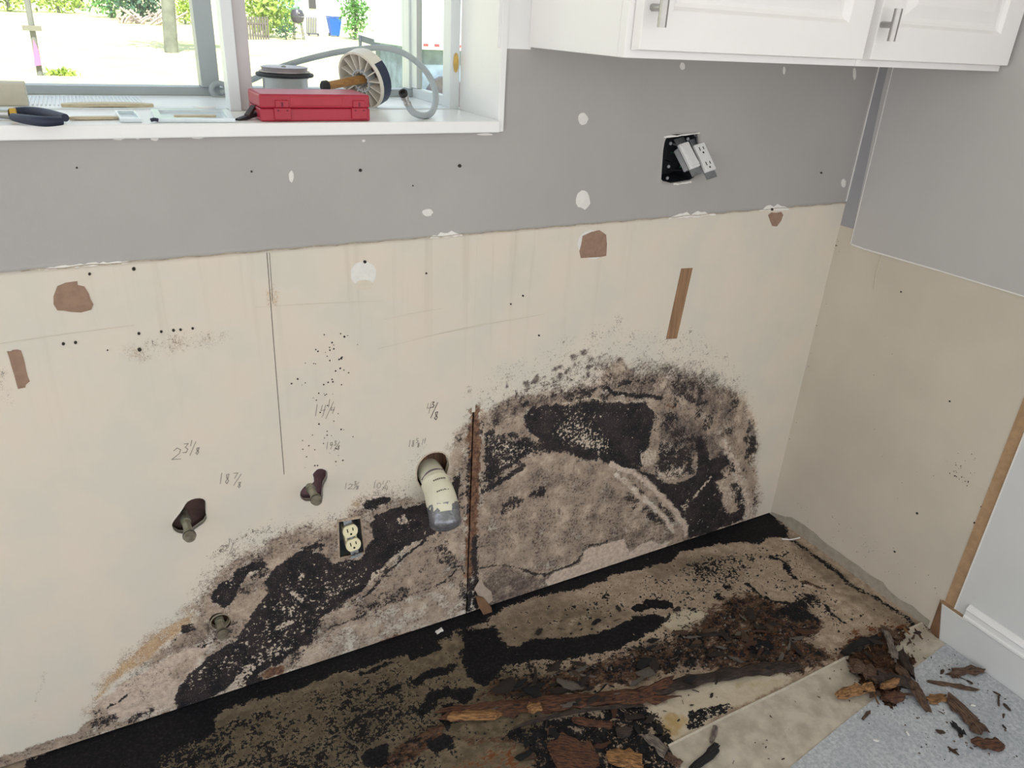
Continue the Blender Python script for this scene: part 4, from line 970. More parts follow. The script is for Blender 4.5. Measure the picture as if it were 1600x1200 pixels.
# inner frame of the unit
YO = 0.455
b = MB(); b.box((-2.62, 0.1755, 1.20), (WX + 0.01, 0.205, SILL + 0.002)); b.build('inner_frame', M_VINYL_FRAME, win, bevel=0.001)
b = MB(); b.box((-1.5365, 0.150, SILL), (-1.517, 0.192, 2.13)); b.build('mullion', M_VINYL_FRAME, win, bevel=0.001)
b = MB(); b.box((-1.5165, 0.160, SILL), (-1.4925, 0.188, 2.13)); b.build('mullion', mat('mauve_grey_mullion', (196, 192, 194), 0.45, 0.02), win, bevel=0.0015)
b = MB(); b.box((WX - 0.022, 0.1760, SILL + 0.0005), (WX - 0.0005, 0.214, 2.13)); b.build('inner_frame', M_VINYL_FRAME, win, bevel=0.001)
q = W(709, 98, 0.175); MB().sphere((WX - 0.010, 0.174, q[2]), 0.012, 10, 6, (0.5, 0.15, 1.6)).build('foam_smear', mat('dried_yellow_foam', (206, 172, 96), 0.8, 0.15, 80, 0.4), win)
# seat board of the box, lower frame rails, corner posts, glazing
b = MB(); b.box((-2.62, 0.2055, 1.19), (WX + 0.012, YO + 0.02, SILL - 0.001)); b.build('seat_board', M_WHITE, win)
b = MB()
for kk in range(36): b.box((-1.90 + kk * 0.0065, 0.24, SILL - 0.001), (-1.8975 + kk * 0.0065, 0.39, SILL + 0.001))
b.build('vent_ribs', M_VINYL_FRAME, win)
b = MB(); b.box((-2.62, YO - 0.028, SILL - 0.001), (WX + 0.012, YO + 0.02, SILL + 0.0155)); b.build('front_rail', M_GREY_FRAME, win, bevel=0.001)
b = MB(); b.box((-1.545, 0.42, SILL + 0.016), (-1.509, YO + 0.012, 1.9)); b.build('front_post', M_GREY_FRAME, win, bevel=0.0015)
b = MB(); b.box((-1.083, YO - 0.025, SILL + 0.016), (-1.060, YO + 0.02, 1.9)); b.build('front_post', M_VINYL_FRAME, win, bevel=0.0015)
b = MB(); b.box((WX - 0.006, 0.2145, SILL - 0.001), (WX + 0.012, YO - 0.0285, SILL + 0.020)); b.build('side_rail', M_VINYL_FRAME, win, bevel=0.001)
b = MB(); b.box((WX - 0.008, YO - 0.060, SILL + 0.0205), (WX + 0.006, YO - 0.0255, 1.9)); b.build('side_stile', M_VINYL_FRAME, win, bevel=0.001)
b = MB(); b.box((WX - 0.004, 0.2145, SILL + 0.0205), (WX + 0.004, 0.236, 1.9)); b.build('side_stile', M_VINYL_FRAME, win, bevel=0.001)
b = MB(); b.box((-2.62, YO - 0.03, 1.9), (WX + 0.012, YO + 0.02, 1.93)); b.build('head_rail', M_VINYL_FRAME, win)
for nm, a, c in (('pane', (-2.6, YO, SILL + 0.0156), (-1.546, YO, 1.9)), ('pane', (-1.508, YO, SILL + 0.0156), (-1.084, YO, 1.9))):
    MB().add([(a[0], a[1], a[2]), (c[0], a[1], a[2]), (c[0], a[1], c[2]), (a[0], a[1], c[2])], [(0, 1, 2, 3)]).build(nm, M_GLASS, win)
MB().add([(WX + 0.001, 0.237, SILL + 0.0206), (WX + 0.001, YO - 0.061, SILL + 0.0206), (WX + 0.001, YO - 0.061, 1.9), (WX + 0.001, 0.237, 1.9)], [(0, 1, 2, 3)]).build('pane', M_GLASS, win)
MB().add([(-2.62, 0.2, 2.13), (WX, 0.2, 2.13), (WX, YO, 1.93), (-2.62, YO, 1.93)], [(0, 1, 2, 3)]).build('pane', M_GLASS, win)
# drips and chips of paint under the sill
for i, (x, y, rx, ry) in enumerate(((185, 217, 9, 2), (242, 217, 6, 3), (308, 215, 10, 2), (215, 216, 4, 1.5), (758, 210, 12, 2))):
    flat_on_wall(blob(x, y, rx, ry, 10, 0.2, i + 40), 'paint_chip', M_CAULK)

# ================================================================== WALL CABINETS
M_STEEL = mat('brushed_nickel', (176, 174, 172), 0.3, 0.05, 40, 0.03, 300, metal=1.0)
M_STEELP = mat('satin_steel', (190, 190, 190), 0.35, 0.05, 40, 0.03, 300, metal=1.0)
CB = 1.366; CF = -0.305
def cabinet(x0, x1, label, hx):
    root = thing('wall_cabinet', ((x0 + x1) / 2, -0.15, CB), label, 'cabinet', 'white wall cabinets above the bare drywall')
    b = MB(); b.box((x0, -0.001, CB), (x1, CF + 0.019, 2.14)); b.build('body', M_CAB, root, bevel=0.001)
    b = MB(); b.box((x0, CF + 0.0185, CB), (x1, CF, 2.14)); b.build('face_frame', M_CAB, root, bevel=0.001)
    d0, d1, z0, z1 = x0 + 0.011, x1 - 0.006, CB + 0.011, 2.13
    yf = CF - 0.0205
    b = MB()
    # raised-panel door: nested rectangles stepping in and out
    rings = [(0, 0.0), (0.002, -0.019), (0.060, -0.019), (0.066, -0.012), (0.072, -0.010), (0.078, -0.0105), (0.100, -0.018), (0.104, -0.018)]
    vs = []; fs = []
    for ins, dy in rings:
        y = CF - 0.001 + dy
        vs += [(d0 + ins, y, z0 + ins), (d1 - ins, y, z0 + ins), (d1 - ins, y, z1 - ins), (d0 + ins, y, z1 - ins)]
    for i in range(len(rings) - 1):
        for kk in range(4): fs.append((i * 4 + kk, i * 4 + (kk + 1) % 4, (i + 1) * 4 + (kk + 1) % 4, (i + 1) * 4 + kk))
    fs.append((3, 2, 1, 0)); m = (len(rings) - 1) * 4; fs.append((m, m + 1, m + 2, m + 3))
    door = b.add(vs, fs).build('door', M_CAB, root, bevel=0.0012)
    hz = CB + 0.073; yd = CF - 0.02
    b = MB(); b.cyl((hx, yd, hz), (hx, yd - 0.026, hz), 0.0055, n=14); b.cyl((hx, yd - 0.028, hz - 0.027), (hx, yd - 0.028, hz + 0.027), 0.0072, n=18)
    h = b.build('handle', M_STEEL, door, smooth=True); h['label'] = 'brushed nickel bar handle'
    return root
cab1 = cabinet(-1.0095, -0.4695, 'wider white wall cabinet with its exposed side panel next to the window', -0.980)
cab2 = cabinet(-0.4685, -0.0055, 'narrower white wall cabinet against the right wall', -0.447)

# ================================================================== PIPES AND BOXES IN THE WALL
M_COPPER = mat('tarnished_copper_pipe', (126, 128, 112), 0.45, 0.2, 60, 0.15, 200, metal=0.6, rgb2=(168, 164, 148))
M_CAP = mat('dull_brass_cap', (112, 106, 94), 0.45, 0.15, 60, 0.1, 200, metal=0.5, rgb2=(146, 140, 124))
def stub(u, v, L, label, r=0.0078):
    e = W(u, v, -L); base = np.array([e[0], 0.028, e[2]])
    root = thing('pipe_stub', base, label, 'pipe')
    MB().cyl(base, (e[0], -L + 0.014, e[2]), r, n=18).build('pipe', M_COPPER, root, smooth=True)
    MB().cyl((e[0], 0.004, e[2]), (e[0], -0.010, e[2]), r * 1.22, n=18).build('coupling', M_COPPER, root, smooth=True)
    MB().lathe((e[0], -L + 0.017, e[2]), (0, -1, 0), [(r * 1.05, 0), (r * 1.45, 0.002), (r * 1.5, 0.010), (r * 1.38, 0.014), (r * 1.3, 0.0165), (r * 0.6, 0.0168), (r * 0.55, 0.0155), (0.001, 0.0155)], 22).build('cap', M_CAP, root, smooth=True)
    MB().lathe((e[0], -L + 0.0095, e[2]), (0, -1, 0), [(r * 1.2, 0), (r * 1.58, 0.0004), (r * 1.58, 0.0022), (r * 1.2, 0.0026)], 22).build('seal_ring', mat('black_rubber', (34, 33, 34), 0.6, 0.2, 40, 0.05), root, smooth=True)
    return root
stub(297, 841, 0.066, 'capped copper pipe stub in the ragged dark hole, leftmost of the three')
stub(496, 784, 0.060, 'capped copper pipe stub in the mauve hole above the old socket')
s3 = stub(349, 994, 0.052, 'lowest capped pipe stub in a round collared hole within the mould')
q = W(344, 971)
MB().lathe((q[0], 0.0, q[2]), (0, -1, 0), [(0.0185, 0), (0.021, 0.0), (0.0205, 0.0012), (0.0185, 0.0014), (0.0175, -0.010)], 26, False).build('hole_collar', mat('grey_plaster_collar', (150, 140, 120), 0.8, 0.15, 60, 0.3), s3, smooth=True)

M_PVC = mat('yellowed_white_plastic_pipe', (226, 222, 200), 0.35, 0.05, 20, 0.04, 120)
M_DUCT = mat('grey_duct_tape', (138, 140, 146), 0.25, 0.16, 70, 0.5, 55, metal=0.55, bd=0.006)
pts = [(-1.196, 0.06, 0.452), (-1.198, 0.02, 0.455), (-1.200, -0.015, 0.452), (-1.203, -0.05, 0.440), (-1.207, -0.082, 0.418), (-1.211, -0.105, 0.394)]
drain = thing('drain_pipe', (-1.2, 0.03, 0.45), 'white plastic drain pipe stuck out of the wall, end sealed with grey duct tape', 'pipe')
MB().tube(pts[:3] + [(-1.2015, -0.032, 0.447)], lambda s: 0.0300, 24).build('pipe', M_PVC, drain, smooth=True)
MB().tube([(-1.2005, -0.022, 0.450), (-1.203, -0.05, 0.440), (-1.207, -0.080, 0.4195), (-1.2085, -0.089, 0.4115)], lambda s: 0.0345 - 0.001 * math.sin(s * 9), 24).build('elbow', M_PVC, drain, smooth=True)
b = MB(); rr = random.Random(4)
dd0 = np.array([-1.2058, -0.0735, 0.4245]); dd1 = np.array([-1.2100, -0.102, 0.395]); dn = (dd1 - dd0) / np.linalg.norm(dd1 - dd0)
b.lathe(dd0, dn, [(0.0357, 0)] + [(0.0357, 0.008 * kk) for kk in range(1, 6)] + [(0.0357 * math.cos(a), 0.040 + 0.019 * math.sin(a)) for a in (0.25, 0.5, 0.75, 1.0, 1.25, 1.45)], 30)
b.v = [tuple(np.array(v) + np.array([rr.uniform(-1, 1) for _ in range(3)]) * 0.0011) for v in b.v]
b.build('duct_tape', M_DUCT, drain, smooth=True)
for st in ((-1.2015, -0.033, 0.4465), (-1.2045, -0.060, 0.4345)):
    b = MB()
    d = np.array([-0.003, -0.03, -0.012]); d /= np.linalg.norm(d)
    for a0, a1 in ((-0.5, 0.5),):
        e1 = np.array([1, 0, 0]); e2 = np.cross(e1, d)
        if e2[2] < 0: e2 = -e2
        for k2 in range(7):
            a = -0.45 + k2 * 0.13
            p0 = np.array(st) + (e1 * math.sin(a) + e2 * math.cos(a)) * 0.0349; p1 = np.array(st) + (e1 * math.sin(a + 0.09) + e2 * math.cos(a + 0.09)) * 0.0349
            b.add([p0, p1, p1 + d * 0.0035, p0 + d * 0.0035], [(0, 1, 2, 3)])
    b.build('pipe_print', mat('black_print', (60, 58, 56), 0.6, 0.1, 60, 0), drain)
MB().tube([(-1.229, -0.010, 0.459), (-1.216, -0.014, 0.4785), (-1.198, -0.015, 0.4825), (-1.180, -0.012, 0.475)], 0.0020, 6).build('dirt_ring', mat('purple_primer_stain', (108, 92, 104), 0.7, 0.2, 60, 0.1), drain)
# swollen ring of paint around the hole
b = MB(); rim = [w2(*q) for q in HOLE_DRAIN]
b.tube([(a, -0.0005, c) for a, c in rim + rim[:2]], 0.0016, 6, 2); b.build('hole_rim', mat('dirty_cream_rim', (196, 180, 164), 0.8, 0.15, 80, 0.3), wall_back)
for h in (HOLE_PIPE1, HOLE_PIPE2):
    rim = [w2(*q) for q in h]; b = MB(); b.tube([(a, -0.0002, c) for a, c in rim + rim[:1]], 0.0010, 5, 2); b.build('hole_rim', mat('chipped_white_rim', (212, 206, 198), 0.8, 0.1, 80, 0.3), wall_back)

M_IVORY = mat('ivory_plastic', (232, 224, 186), 0.35, 0.03, 20, 0.02)
M_GALV = mat('galvanised_steel', (150, 154, 158), 0.4, 0.12, 60, 0.06, metal=0.8)
M_SLOT = mat('dark_slot', (22, 20, 20), 0.8, 0.1, 20, 0)
M_BOXBLK = mat('black_plastic_box', (40, 42, 50), 0.6, 0.15, 30, 0.1)
# duplex socket low in the mould
oc = W(547, 838)
sock = thing('wall_socket', (oc[0], 0.02, oc[2]), 'old ivory duplex socket loose in its metal box amid black mould', 'socket')
hp = [w2(*q) for q in HOLE_OUT]
b = MB(); cxy = np.mean(hp, 0)
ins = [tuple(cxy + (np.array(q) - cxy) * 0.97) for q in hp]
vs = [(a, 0.001, c) for a, c in ins] + [(a, 0.055, c) for a, c in ins]
b.add(vs, [(0, 1, 5, 4), (1, 2, 6, 5), (2, 3, 7, 6), (3, 0, 4, 7), (4, 5, 6, 7)]); b.build('metal_box', M_GALV, sock)
b = MB()
out = [tuple(cxy + (np.array(q) - cxy) * 1.10) for q in hp]; inn = [tuple(cxy + (np.array(q) - cxy) * 0.985) for q in hp]
for i in range(4):
    j = (i + 1) % 4
    b.add([(out[i][0], -0.001, out[i][1]), (out[j][0], -0.001, out[j][1]), (inn[j][0], -0.0035, inn[j][1]), (inn[i][0], -0.0035, inn[i][1])], [(0, 1, 2, 3)])
b.build('plaster_surround', mat('grimy_plaster_rim', (168, 150, 132), 0.85, 0.25, 90, 0.5), sock)
T = W(543, 812, 0.004); Bt = W(556, 868, -0.016)
upv = T - Bt; Lh = np.linalg.norm(upv); upv = upv / Lh
axx = np.array([1.0, 0, 0]); axx = axx - upv * (axx @ upv); axx /= np.linalg.norm(axx); nrm = np.cross(axx, upv)
if nrm[1] > 0: nrm = -nrm
cen = (T + Bt) / 2
b = MB(); b.obox(cen - nrm * 0.006, axx, upv, nrm, (0.009, Lh / 2, 0.0008)); b.build('strap', M_GALV, sock)
b = MB(); b.obox(cen - nrm * 0.017, axx, upv, nrm, (0.0135, Lh * 0.30, 0.010)); b.build('socket_body', M_IVORY, sock, bevel=0.002)
for s in (1, -1):
    fc = cen + upv * s * Lh * 0.19 - nrm * 0.004
    prof = []
    for kk in range(24):
        a = 2 * math.pi * kk / 24; x = 0.0172 * math.cos(a); z = max(-0.0142, min(0.0142, 0.0172 * math.sin(a)))
        prof.append(fc + axx * x + upv * z)
    face = MB().prism(prof, nrm * 0.007).build('socket_face', M_IVORY, sock, bevel=0.001)
    b = MB(); pf = fc + nrm * 0.0072
    b.obox(pf - axx * 0.0062 + upv * 0.0035, axx, upv, nrm, (0.0011, 0.0044, 0.0004)); b.obox(pf + axx * 0.0062 + upv * 0.0035, axx, upv, nrm, (0.0011, 0.0036, 0.0004)); b.lathe(pf - upv * 0.0068 - nrm * 0.0004, nrm, [(0.0025, 0), (0.0025, 0.0008)], 10)
    b.build('slot', M_SLOT, face)
b = MB(); b.lathe(cen - nrm * 0.004, nrm, [(0.003, 0), (0.003, 0.004)], 12); b.build('screw', M_GALV, sock)
b = MB(); b.obox(cen - upv * (Lh / 2 + 0.002) - nrm * 0.002, axx, upv, nrm, (0.013, 0.0035, 0.001)); b.lathe(cen - upv * (Lh / 2 - 0.001), nrm, [(0.004, 0), (0.003, 0.003)], 12); b.build('plaster_ear', M_GALV, sock)
b = MB(); b.lathe(cen + upv * (Lh / 2 - 0.004) - nrm * 0.005, nrm, [(0.004, 0), (0.003, 0.003)], 12); b.build('screw', M_GALV, sock)

# two-gang box with switch and socket hanging out
uc = W(1060, 250)
gang = thing('electrical_box', (uc[0], 0.03, uc[2]), 'open black two-gang electrical box in the grey wall below the cabinets', 'electrical box')
hp = [w2(*q) for q in HOLE_UP]; cxy = np.mean(hp, 0)
b = MB(); n = len(hp); vs = [(a, 0.004, c) for a, c in hp] + [(cxy[0] + (a - cxy[0]) * 0.95, 0.07, cxy[1] + (c - cxy[1]) * 0.95) for a, c in hp]
b.add(vs, [(i, (i + 1) % n, (i + 1) % n + n, i + n) for i in range(n)] + [tuple(range(n, 2 * n))]); b.build('box_shell', M_BOXBLK, gang)
for px, py in ((1042, 278), (1044, 260), (1047, 224), (1074, 217)):
    q = W(px, py, 0.006); b = MB(); b.lathe(q, (0, -1, 0), [(0.0035, 0), (0.0035, 0.003), (0.0014, 0.0032), (0.0012, 0.001)], 10)
    b.build('mounting_boss', mat('grey_plastic', (150, 152, 156), 0.5, 0.1), gang, smooth=True)
rr = random.Random(2)
for (a, c, mm) in (((1048, 238), (1062, 262), mat('green_wire', (40, 96, 74), 0.5, 0.1)), ((1040, 250), (1066, 240), mat('black_wire', (30, 30, 34), 0.5, 0.1)), ((1042, 266), (1070, 270), mat('black_wire', (30, 30, 34), 0.5, 0.1)), ((1052, 225), (1080, 232), mat('white_wire', (190, 190, 190), 0.5, 0.1))):
    p0 = W(*a, y=0.05); p1 = W(*c, y=0.035); pm = (p0 + p1) / 2 + np.array([rr.uniform(-.01, .01), -0.02, rr.uniform(-.012, .012)])
    MB().tube([p0, pm, p1], 0.0016, 8).build('wire', mm, gang, smooth=True)
for a, c in (((1037, 214), (1093, 208)), ((1052, 288), (1080, 284))):
    b = MB(); rr = random.Random(int(a[0])); pts_ = []
    for kk in range(9): pts_.append((a[0] + (c[0] - a[0]) * kk / 8, a[1] + (c[1] - a[1]) * kk / 8 - rr.uniform(0, 2.2)))
    for kk in range(8, -1, -1): pts_.append((a[0] + (c[0] - a[0]) * kk / 8, a[1] + (c[1] - a[1]) * kk / 8 + rr.uniform(0.4, 2.2)))
    flat_on_wall(pts_, 'chipped_plaster_edge', M_CAULK, 0.001)
M_DEV = mat('white_device_plastic', (226, 226, 226), 0.35, 0.02, 20, 0.02)
def device(name, top, bot, yt, yb, w, label, cat, kind):
    T = W(*top, y=yt); Bt = W(*bot, y=yb); up = T - Bt; L = np.linalg.norm(up); up /= L
    ax = np.array([1.0, 0, 0.0]); ax -= up * (ax @ up); ax /= np.linalg.norm(ax); nr = np.cross(ax, up)
    if nr[1] > 0: nr = -nr
    c = (T + Bt) / 2
    root = thing(name, Bt, label, cat)
    b = MB(); b.obox(c - nr * 0.011, ax, up, nr, (w / 2 - 0.002, L / 2 - 0.004, 0.010)); b.build('body', mat('grey_device_body', (170, 172, 176), 0.5, 0.05), root, bevel=0.002)
    b = MB(); b.obox(c - nr * 0.002, ax, up, nr, (w / 2, L / 2 + 0.016, 0.0008)); b.build('strap', M_GALV, root)
    f = MB().obox(c + nr * 0.002, ax, up, nr, (w / 2, L / 2, 0.004)).build('face', M_DEV, root, bevel=0.0015)
    if kind == 'switch':
        b = MB(); h = [c + nr * 0.006 + ax * sx_ * w * 0.36 + up * sz_ * L * 0.42 for sx_, sz_ in ((-1, -1), (1, -1), (1, 1), (-1, 1))]
        tp = [q + nr * (0.0045 if i < 2 else 0.0008) for i, q in enumerate(h)]
        b.add(h + tp, [(4, 5, 6, 7), (0, 1, 5, 4), (1, 2, 6, 5), (2, 3, 7, 6), (3, 0, 4, 7)]); b.build('rocker', M_DEV, f, bevel=0.0006)
    else:
        for s in (1, -1):
            b = MB(); pc = c + nr * 0.0061 + up * s * L * 0.27
            b.obox(pc - ax * 0.006 + up * 0.003, ax, up, nr, (0.0011, 0.0042, 0.0004)); b.obox(pc + ax * 0.006 + up * 0.003, ax, up, nr, (0.0011, 0.0034, 0.0004)); b.lathe(pc - up * 0.007, nr, [(0.0024, 0), (0.0024, 0.0004)], 10)
            b.build('slot', M_SLOT, f)
    return root
device('light_switch', (1066, 225), (1085, 263), 0.006, -0.030, 0.031, 'white rocker switch hanging out of the two-gang box', 'switch', 'switch')
device('wall_socket', (1090, 226), (1109, 268), 0.002, -0.036, 0.033, 'white duplex socket hanging out of the two-gang box beside the switch', 'socket', 'socket')

# ================================================================== THINGS ON THE SILL
SZ = SILL + 0.0005
M_RED = mat('red_case_plastic', (168, 34, 56), 0.42, 0.05, 12, 0.06, 240)
case = thing('tool_case', (-1.418, 0.045, SZ), 'closed red plastic tool case with two latches at the front of the sill', 'tool case')
x0, x1, y0, y1, zt = -1.514, -1.325, 0.000, 0.095, SZ + 0.0435
MB().box((x0, y0, SZ), (x1, y1, SZ + 0.0205)).build('case_base', M_RED, case, bevel=0.002, seg=2)
MB().box((x0, y0, SZ + 0.0208), (x1, y1, zt)).build('case_lid', M_RED, case, bevel=0.0035, seg=3)
for lx in (-1.478, -1.345):
    lt = MB().box((lx - 0.014, y0 - 0.004, SZ + 0.003), (lx + 0.014, y0 + 0.004, SZ + 0.022)).build('latch', M_RED, case, bevel=0.0015)
    MB().box((lx - 0.011, y0 - 0.003, SZ + 0.0225), (lx + 0.011, y0 + 0.004, SZ + 0.034)).build('latch_tab', M_RED, lt, bevel=0.001)
    b = MB(); b.box((lx - 0.009, y0 - 0.0043, SZ + 0.0165), (lx - 0.006, y0 - 0.0039, SZ + 0.019)); b.box((lx + 0.006, y0 - 0.0043, SZ + 0.0165), (lx + 0.009, y0 - 0.0039, SZ + 0.019)); b.box((lx - 0.0015, y0 - 0.0035, SZ + 0.024), (lx + 0.0015, y0 - 0.0029, SZ + 0.031))
    b.build('latch_slot', mat('dark_red_recess', (104, 20, 38), 0.6, 0.1), lt)
MB().box((x0 + 0.05, y0 - 0.0006, SZ + 0.0255), (x1 - 0.05, y0 + 0.001, SZ + 0.0395)).build('label_plate', mat('crimson_plate', (172, 34, 54), 0.4, 0.05), case, bevel=0.0005)

fl = thing('sink_strainer', (-1.405, 0.28, SZ), 'shiny metal sink strainer cup with black gasket behind the red case', 'sink strainer')
MB().lathe((-1.405, 0.28, SZ), (0, 0, 1), [(0.034, 0), (0.042, 0.003), (0.0435, 0.010), (0.0435, 0.045), (0.047, 0.049)], 36).build('cup', M_STEELP, fl, smooth=True)
MB().lathe((-1.405, 0.28, SZ + 0.0492), (0, 0, 1), [(0.046, 0), (0.054, 0.001), (0.0565, 0.004), (0.055, 0.0075), (0.048, 0.008)], 36).build('gasket', mat('black_rubber_gasket', (38, 40, 46), 0.55, 0.1), fl, smooth=True)
MB().lathe((-1.405, 0.28, SZ + 0.0575), (0, 0, 1), [(0.047, 0), (0.0495, 0.001), (0.0495, 0.003), (0.044, 0.0045), (0.0445, 0.008), (0.046, 0.010), (0.040, 0.0115)], 36).build('rim', mat('grey_zinc_ring', (168, 162, 166), 0.4, 0.06, 30, 0.03, metal=0.5), fl, smooth=True)
MB().sphere((-1.412, 0.255, SZ + 0.070), 0.005, 10, 6, (1, 1, .6)).build('knob', M_STEELP, fl, smooth=True)

# round ribbed fitting with a wooden handle
M_CREAM = mat('cream_plastic', (222, 216, 204), 0.4, 0.03, 20, 0.03)
axd = np.array([-0.80, -0.42, -0.30]); axd /= np.linalg.norm(axd)
fc = W(572, 122, 0.20); 
tg = thing('plunger_disc', (fc[0], fc[1], SZ), 'round cream ribbed plastic disc on a wooden handle leaning behind the red case', 'tool')
R0 = 0.056
back = fc - axd * 0.016
MB().lathe(back, axd, [(R0 * 0.70, 0.0), (R0 * 0.96, 0.004), (R0, 0.012), (R0, 0.034), (R0 * 0.93, 0.034), (R0 * 0.92, 0.012), (0.006, 0.010)], 40).build('disc', M_CREAM, tg, smooth=True)
d, e1, e2 = MB().frame(axd)
b = MB()
for kk in range(14):
    a = 2 * math.pi * kk / 14; u_ = e1 * math.cos(a) + e2 * math.sin(a); w_ = np.cross(axd, u_)
    b.obox(back + axd * 0.020 + u_ * R0 * 0.60, u_, w_, axd, (R0 * 0.32, 0.0011, 0.011))
b.build('rib', M_CREAM, tg)
MB().lathe(back + axd * 0.012, axd, [(R0 * 0.40, 0), (R0 * 0.40, 0.020), (R0 * 0.34, 0.020), (R0 * 0.34, 0.001)], 28).build('hub_ring', mat('grey_plastic_hub', (182, 186, 192), 0.4, 0.04), tg, smooth=True)
MB().lathe(back + axd * 0.0105, axd, [(R0 * 0.9, 0), (R0 * 0.9, 0.0008)], 36).build('inner_web', mat('dim_grey_web', (116, 104, 104), 0.6, 0.1), tg)
b = MB()
for kk in range(10):
    a0 = 2.2 + kk * 0.16; 
    q0 = e1 * math.cos(a0) + e2 * math.sin(a0); q1 = e1 * math.cos(a0 + 0.16) + e2 * math.sin(a0 + 0.16)
    b.add([back + axd * 0.006 + q0 * R0 * 1.006, back + axd * 0.006 + q1 * R0 * 1.006, back + axd * 0.028 + q1 * R0 * 1.006, back + axd * 0.028 + q0 * R0 * 1.006], [(0, 1, 2, 3)])
b.build('sticker', mat('navy_sticker', (28, 38, 66), 0.4, 0.05), tg)
hb = fc + axd * 0.004; he = W(512, 134, fc[1] - 0.03)
MB().tube([hb, (hb + he) / 2, he], lambda s: 0.0085 - 0.001 * s, 14).build('handle', mat('varnished_wood_handle', (176, 132, 76), 0.4, 0.1, 14, 0.05, rgb2=(146, 104, 60), stretch=(3, 20, 20)), tg, smooth=True)
hd = (he - hb) / np.linalg.norm(he - hb)
MB().lathe(he - hd * 0.002, hd, [(0.007, 0), (0.0105, 0.003), (0.0105, 0.012), (0.006, 0.016)], 14).build('end_cap', mat('black_rubber', (34, 33, 34), 0.6, 0.2, 40, 0.05), tg, smooth=True)

# spray hose
M_HOSE = mat('grey_hose', (164, 172, 176), 0.4, 0.05, 30, 0.06, 400)
hz = lambda u, v, y: W(u, v, y)
hp = [hz(345, 146, 0.40), hz(372, 133, 0.395), hz(395, 124, 0.385), hz(430, 108, 0.365), hz(470, 95, 0.34), hz(520, 83, 0.31), hz(560, 77, 0.28), hz(600, 75, 0.245), hz(632, 84, 0.205), hz(660, 105, 0.165), hz(676, 130, 0.125), hz(681, 155, 0.085), hz(674, 176, 0.045), hz(660, 184, 0.018), hz(645, 175, 0.006), hz(636, 160, -0.002)]
hp = [np.array([q[0], q[1], max(q[2], SZ + 0.0062)]) for q in hp]
hose = thing('spray_hose', (hp[13][0], hp[13][1], SZ), 'grey flexible faucet hose arching over the sill things and looping at the right', 'hose')
MB().tube(hp, 0.0060, 14, 8).build('tube', M_HOSE, hose, smooth=True)
c0 = hp[-1]; c1 = hz(628, 142, -0.006); dd = (c1 - c0) / np.linalg.norm(c1 - c0)
MB().lathe(c0 - dd * 0.004, dd, [(0.0066, 0), (0.0066, 0.006), (0.0056, 0.007), (0.0056, 0.010), (0.0072, 0.011), (0.0072, 0.018)], 16).build('ferrule', M_STEELP, hose, smooth=True)
MB().lathe(c0 + dd * 0.015, dd + np.array([-0.1, -0.6, 0.1]), [(0.0060, 0), (0.0078, 0.001), (0.0078, 0.007), (0.0050, 0.0072), (0.0046, 0.003)], 16).build('nozzle_end', mat('black_nozzle', (40, 38, 38), 0.5, 0.1), hose, smooth=True)
cc = hz(344, 146, 0.40)
b = MB(); b.tube([cc + np.array([0.016 * math.cos(a), 0.0, 0.018 + 0.014 * math.sin(a)]) - np.array([0, 0, 0.012]) for a in [k2 * math.pi / 6 for k2 in range(14)]], 0.0055, 10, 3); b.build('coil', M_HOSE, hose, smooth=True)

# pliers
pl = thing('pliers', tuple(F(60, 185, SZ)), 'steel pliers with dark navy handles at the left end of the sill', 'pliers')
M_NAVY = mat('navy_grip', (30, 38, 62), 0.55, 0.1, 30, 0.1)
pv = F(16, 178, SZ + 0.008)
for (us, m_) in (([(22, 174), (45, 174), (72, 177), (102, 184)], 0), ([(20, 183), (42, 187), (70, 190), (97, 189)], 1)):
    g = [F(u, v, SZ + 0.0078) for u, v in us]
    MB().tube(g, lambda s: 0.0055 + 0.0018 * math.sin(s * 3.0), 12).build('grip', M_NAVY, pl, smooth=True)
MB().tube([pv, F(26, 178, SZ + 0.008)], 0.0085, 12, 1).build('collar', mat('yellow_grip_collar', (206, 164, 60), 0.5, 0.08), pl, smooth=True)
MB().tube([pv + np.array([-0.06, 0.02, 0]), pv + np.array([-0.03, 0.01, 0]), pv], lambda s: 0.004 + 0.004 * s, 10).build('jaw', M_STEELP, pl, smooth=True)

# slips of wood and plastic
M_SLIP = mat('pale_wood_slip', (214, 202, 176), 0.6, 0.06, 20, 0.1, 120, rgb2=(194, 178, 148), stretch=(2, 14, 14))
def slip(name, a, b_, w, h, label, cat, m, z=SZ, bow=0.0, group=None):
    A = F(*a, z); B = F(*b_, z); d = B - A; L = np.linalg.norm(d); d /= L; s = np.array([-d[1], d[0], 0])
    root_loc = (A + B) / 2
    bb = MB(); n = 9; vs = []
    for i in range(n):
        t_ = i / (n - 1); q = A + (B - A) * t_ + np.array([0, 0, bow * math.sin(math.pi * t_) + 0.0004]); ww = w / 2 * (0.55 + 0.45 * min(1, 6 * t_, 6 * (1 - t_)))
        vs += [q - s * ww, q + s * ww, q + s * ww + np.array([0, 0, h]), q - s * ww + np.array([0, 0, h])]
    fs = [(3, 2, 1, 0), (4 * n - 4, 4 * n - 3, 4 * n - 2, 4 * n - 1)]
    for i in range(n - 1):
        for k2 in range(4): fs.append((4 * i + k2, 4 * i + (k2 + 1) % 4, 4 * i + 4 + (k2 + 1) % 4, 4 * i + 4 + k2))
    o = bb.add(vs, fs).build(name, m, loc=root_loc, bevel=0.0006)
    return tag(o, label, cat, group)
slip('wood_stick', (96, 168), (240, 168), 0.028, 0.006, 'long pale wooden stick lying behind the pliers on the sill', 'stick', M_SLIP, bow=0.002)
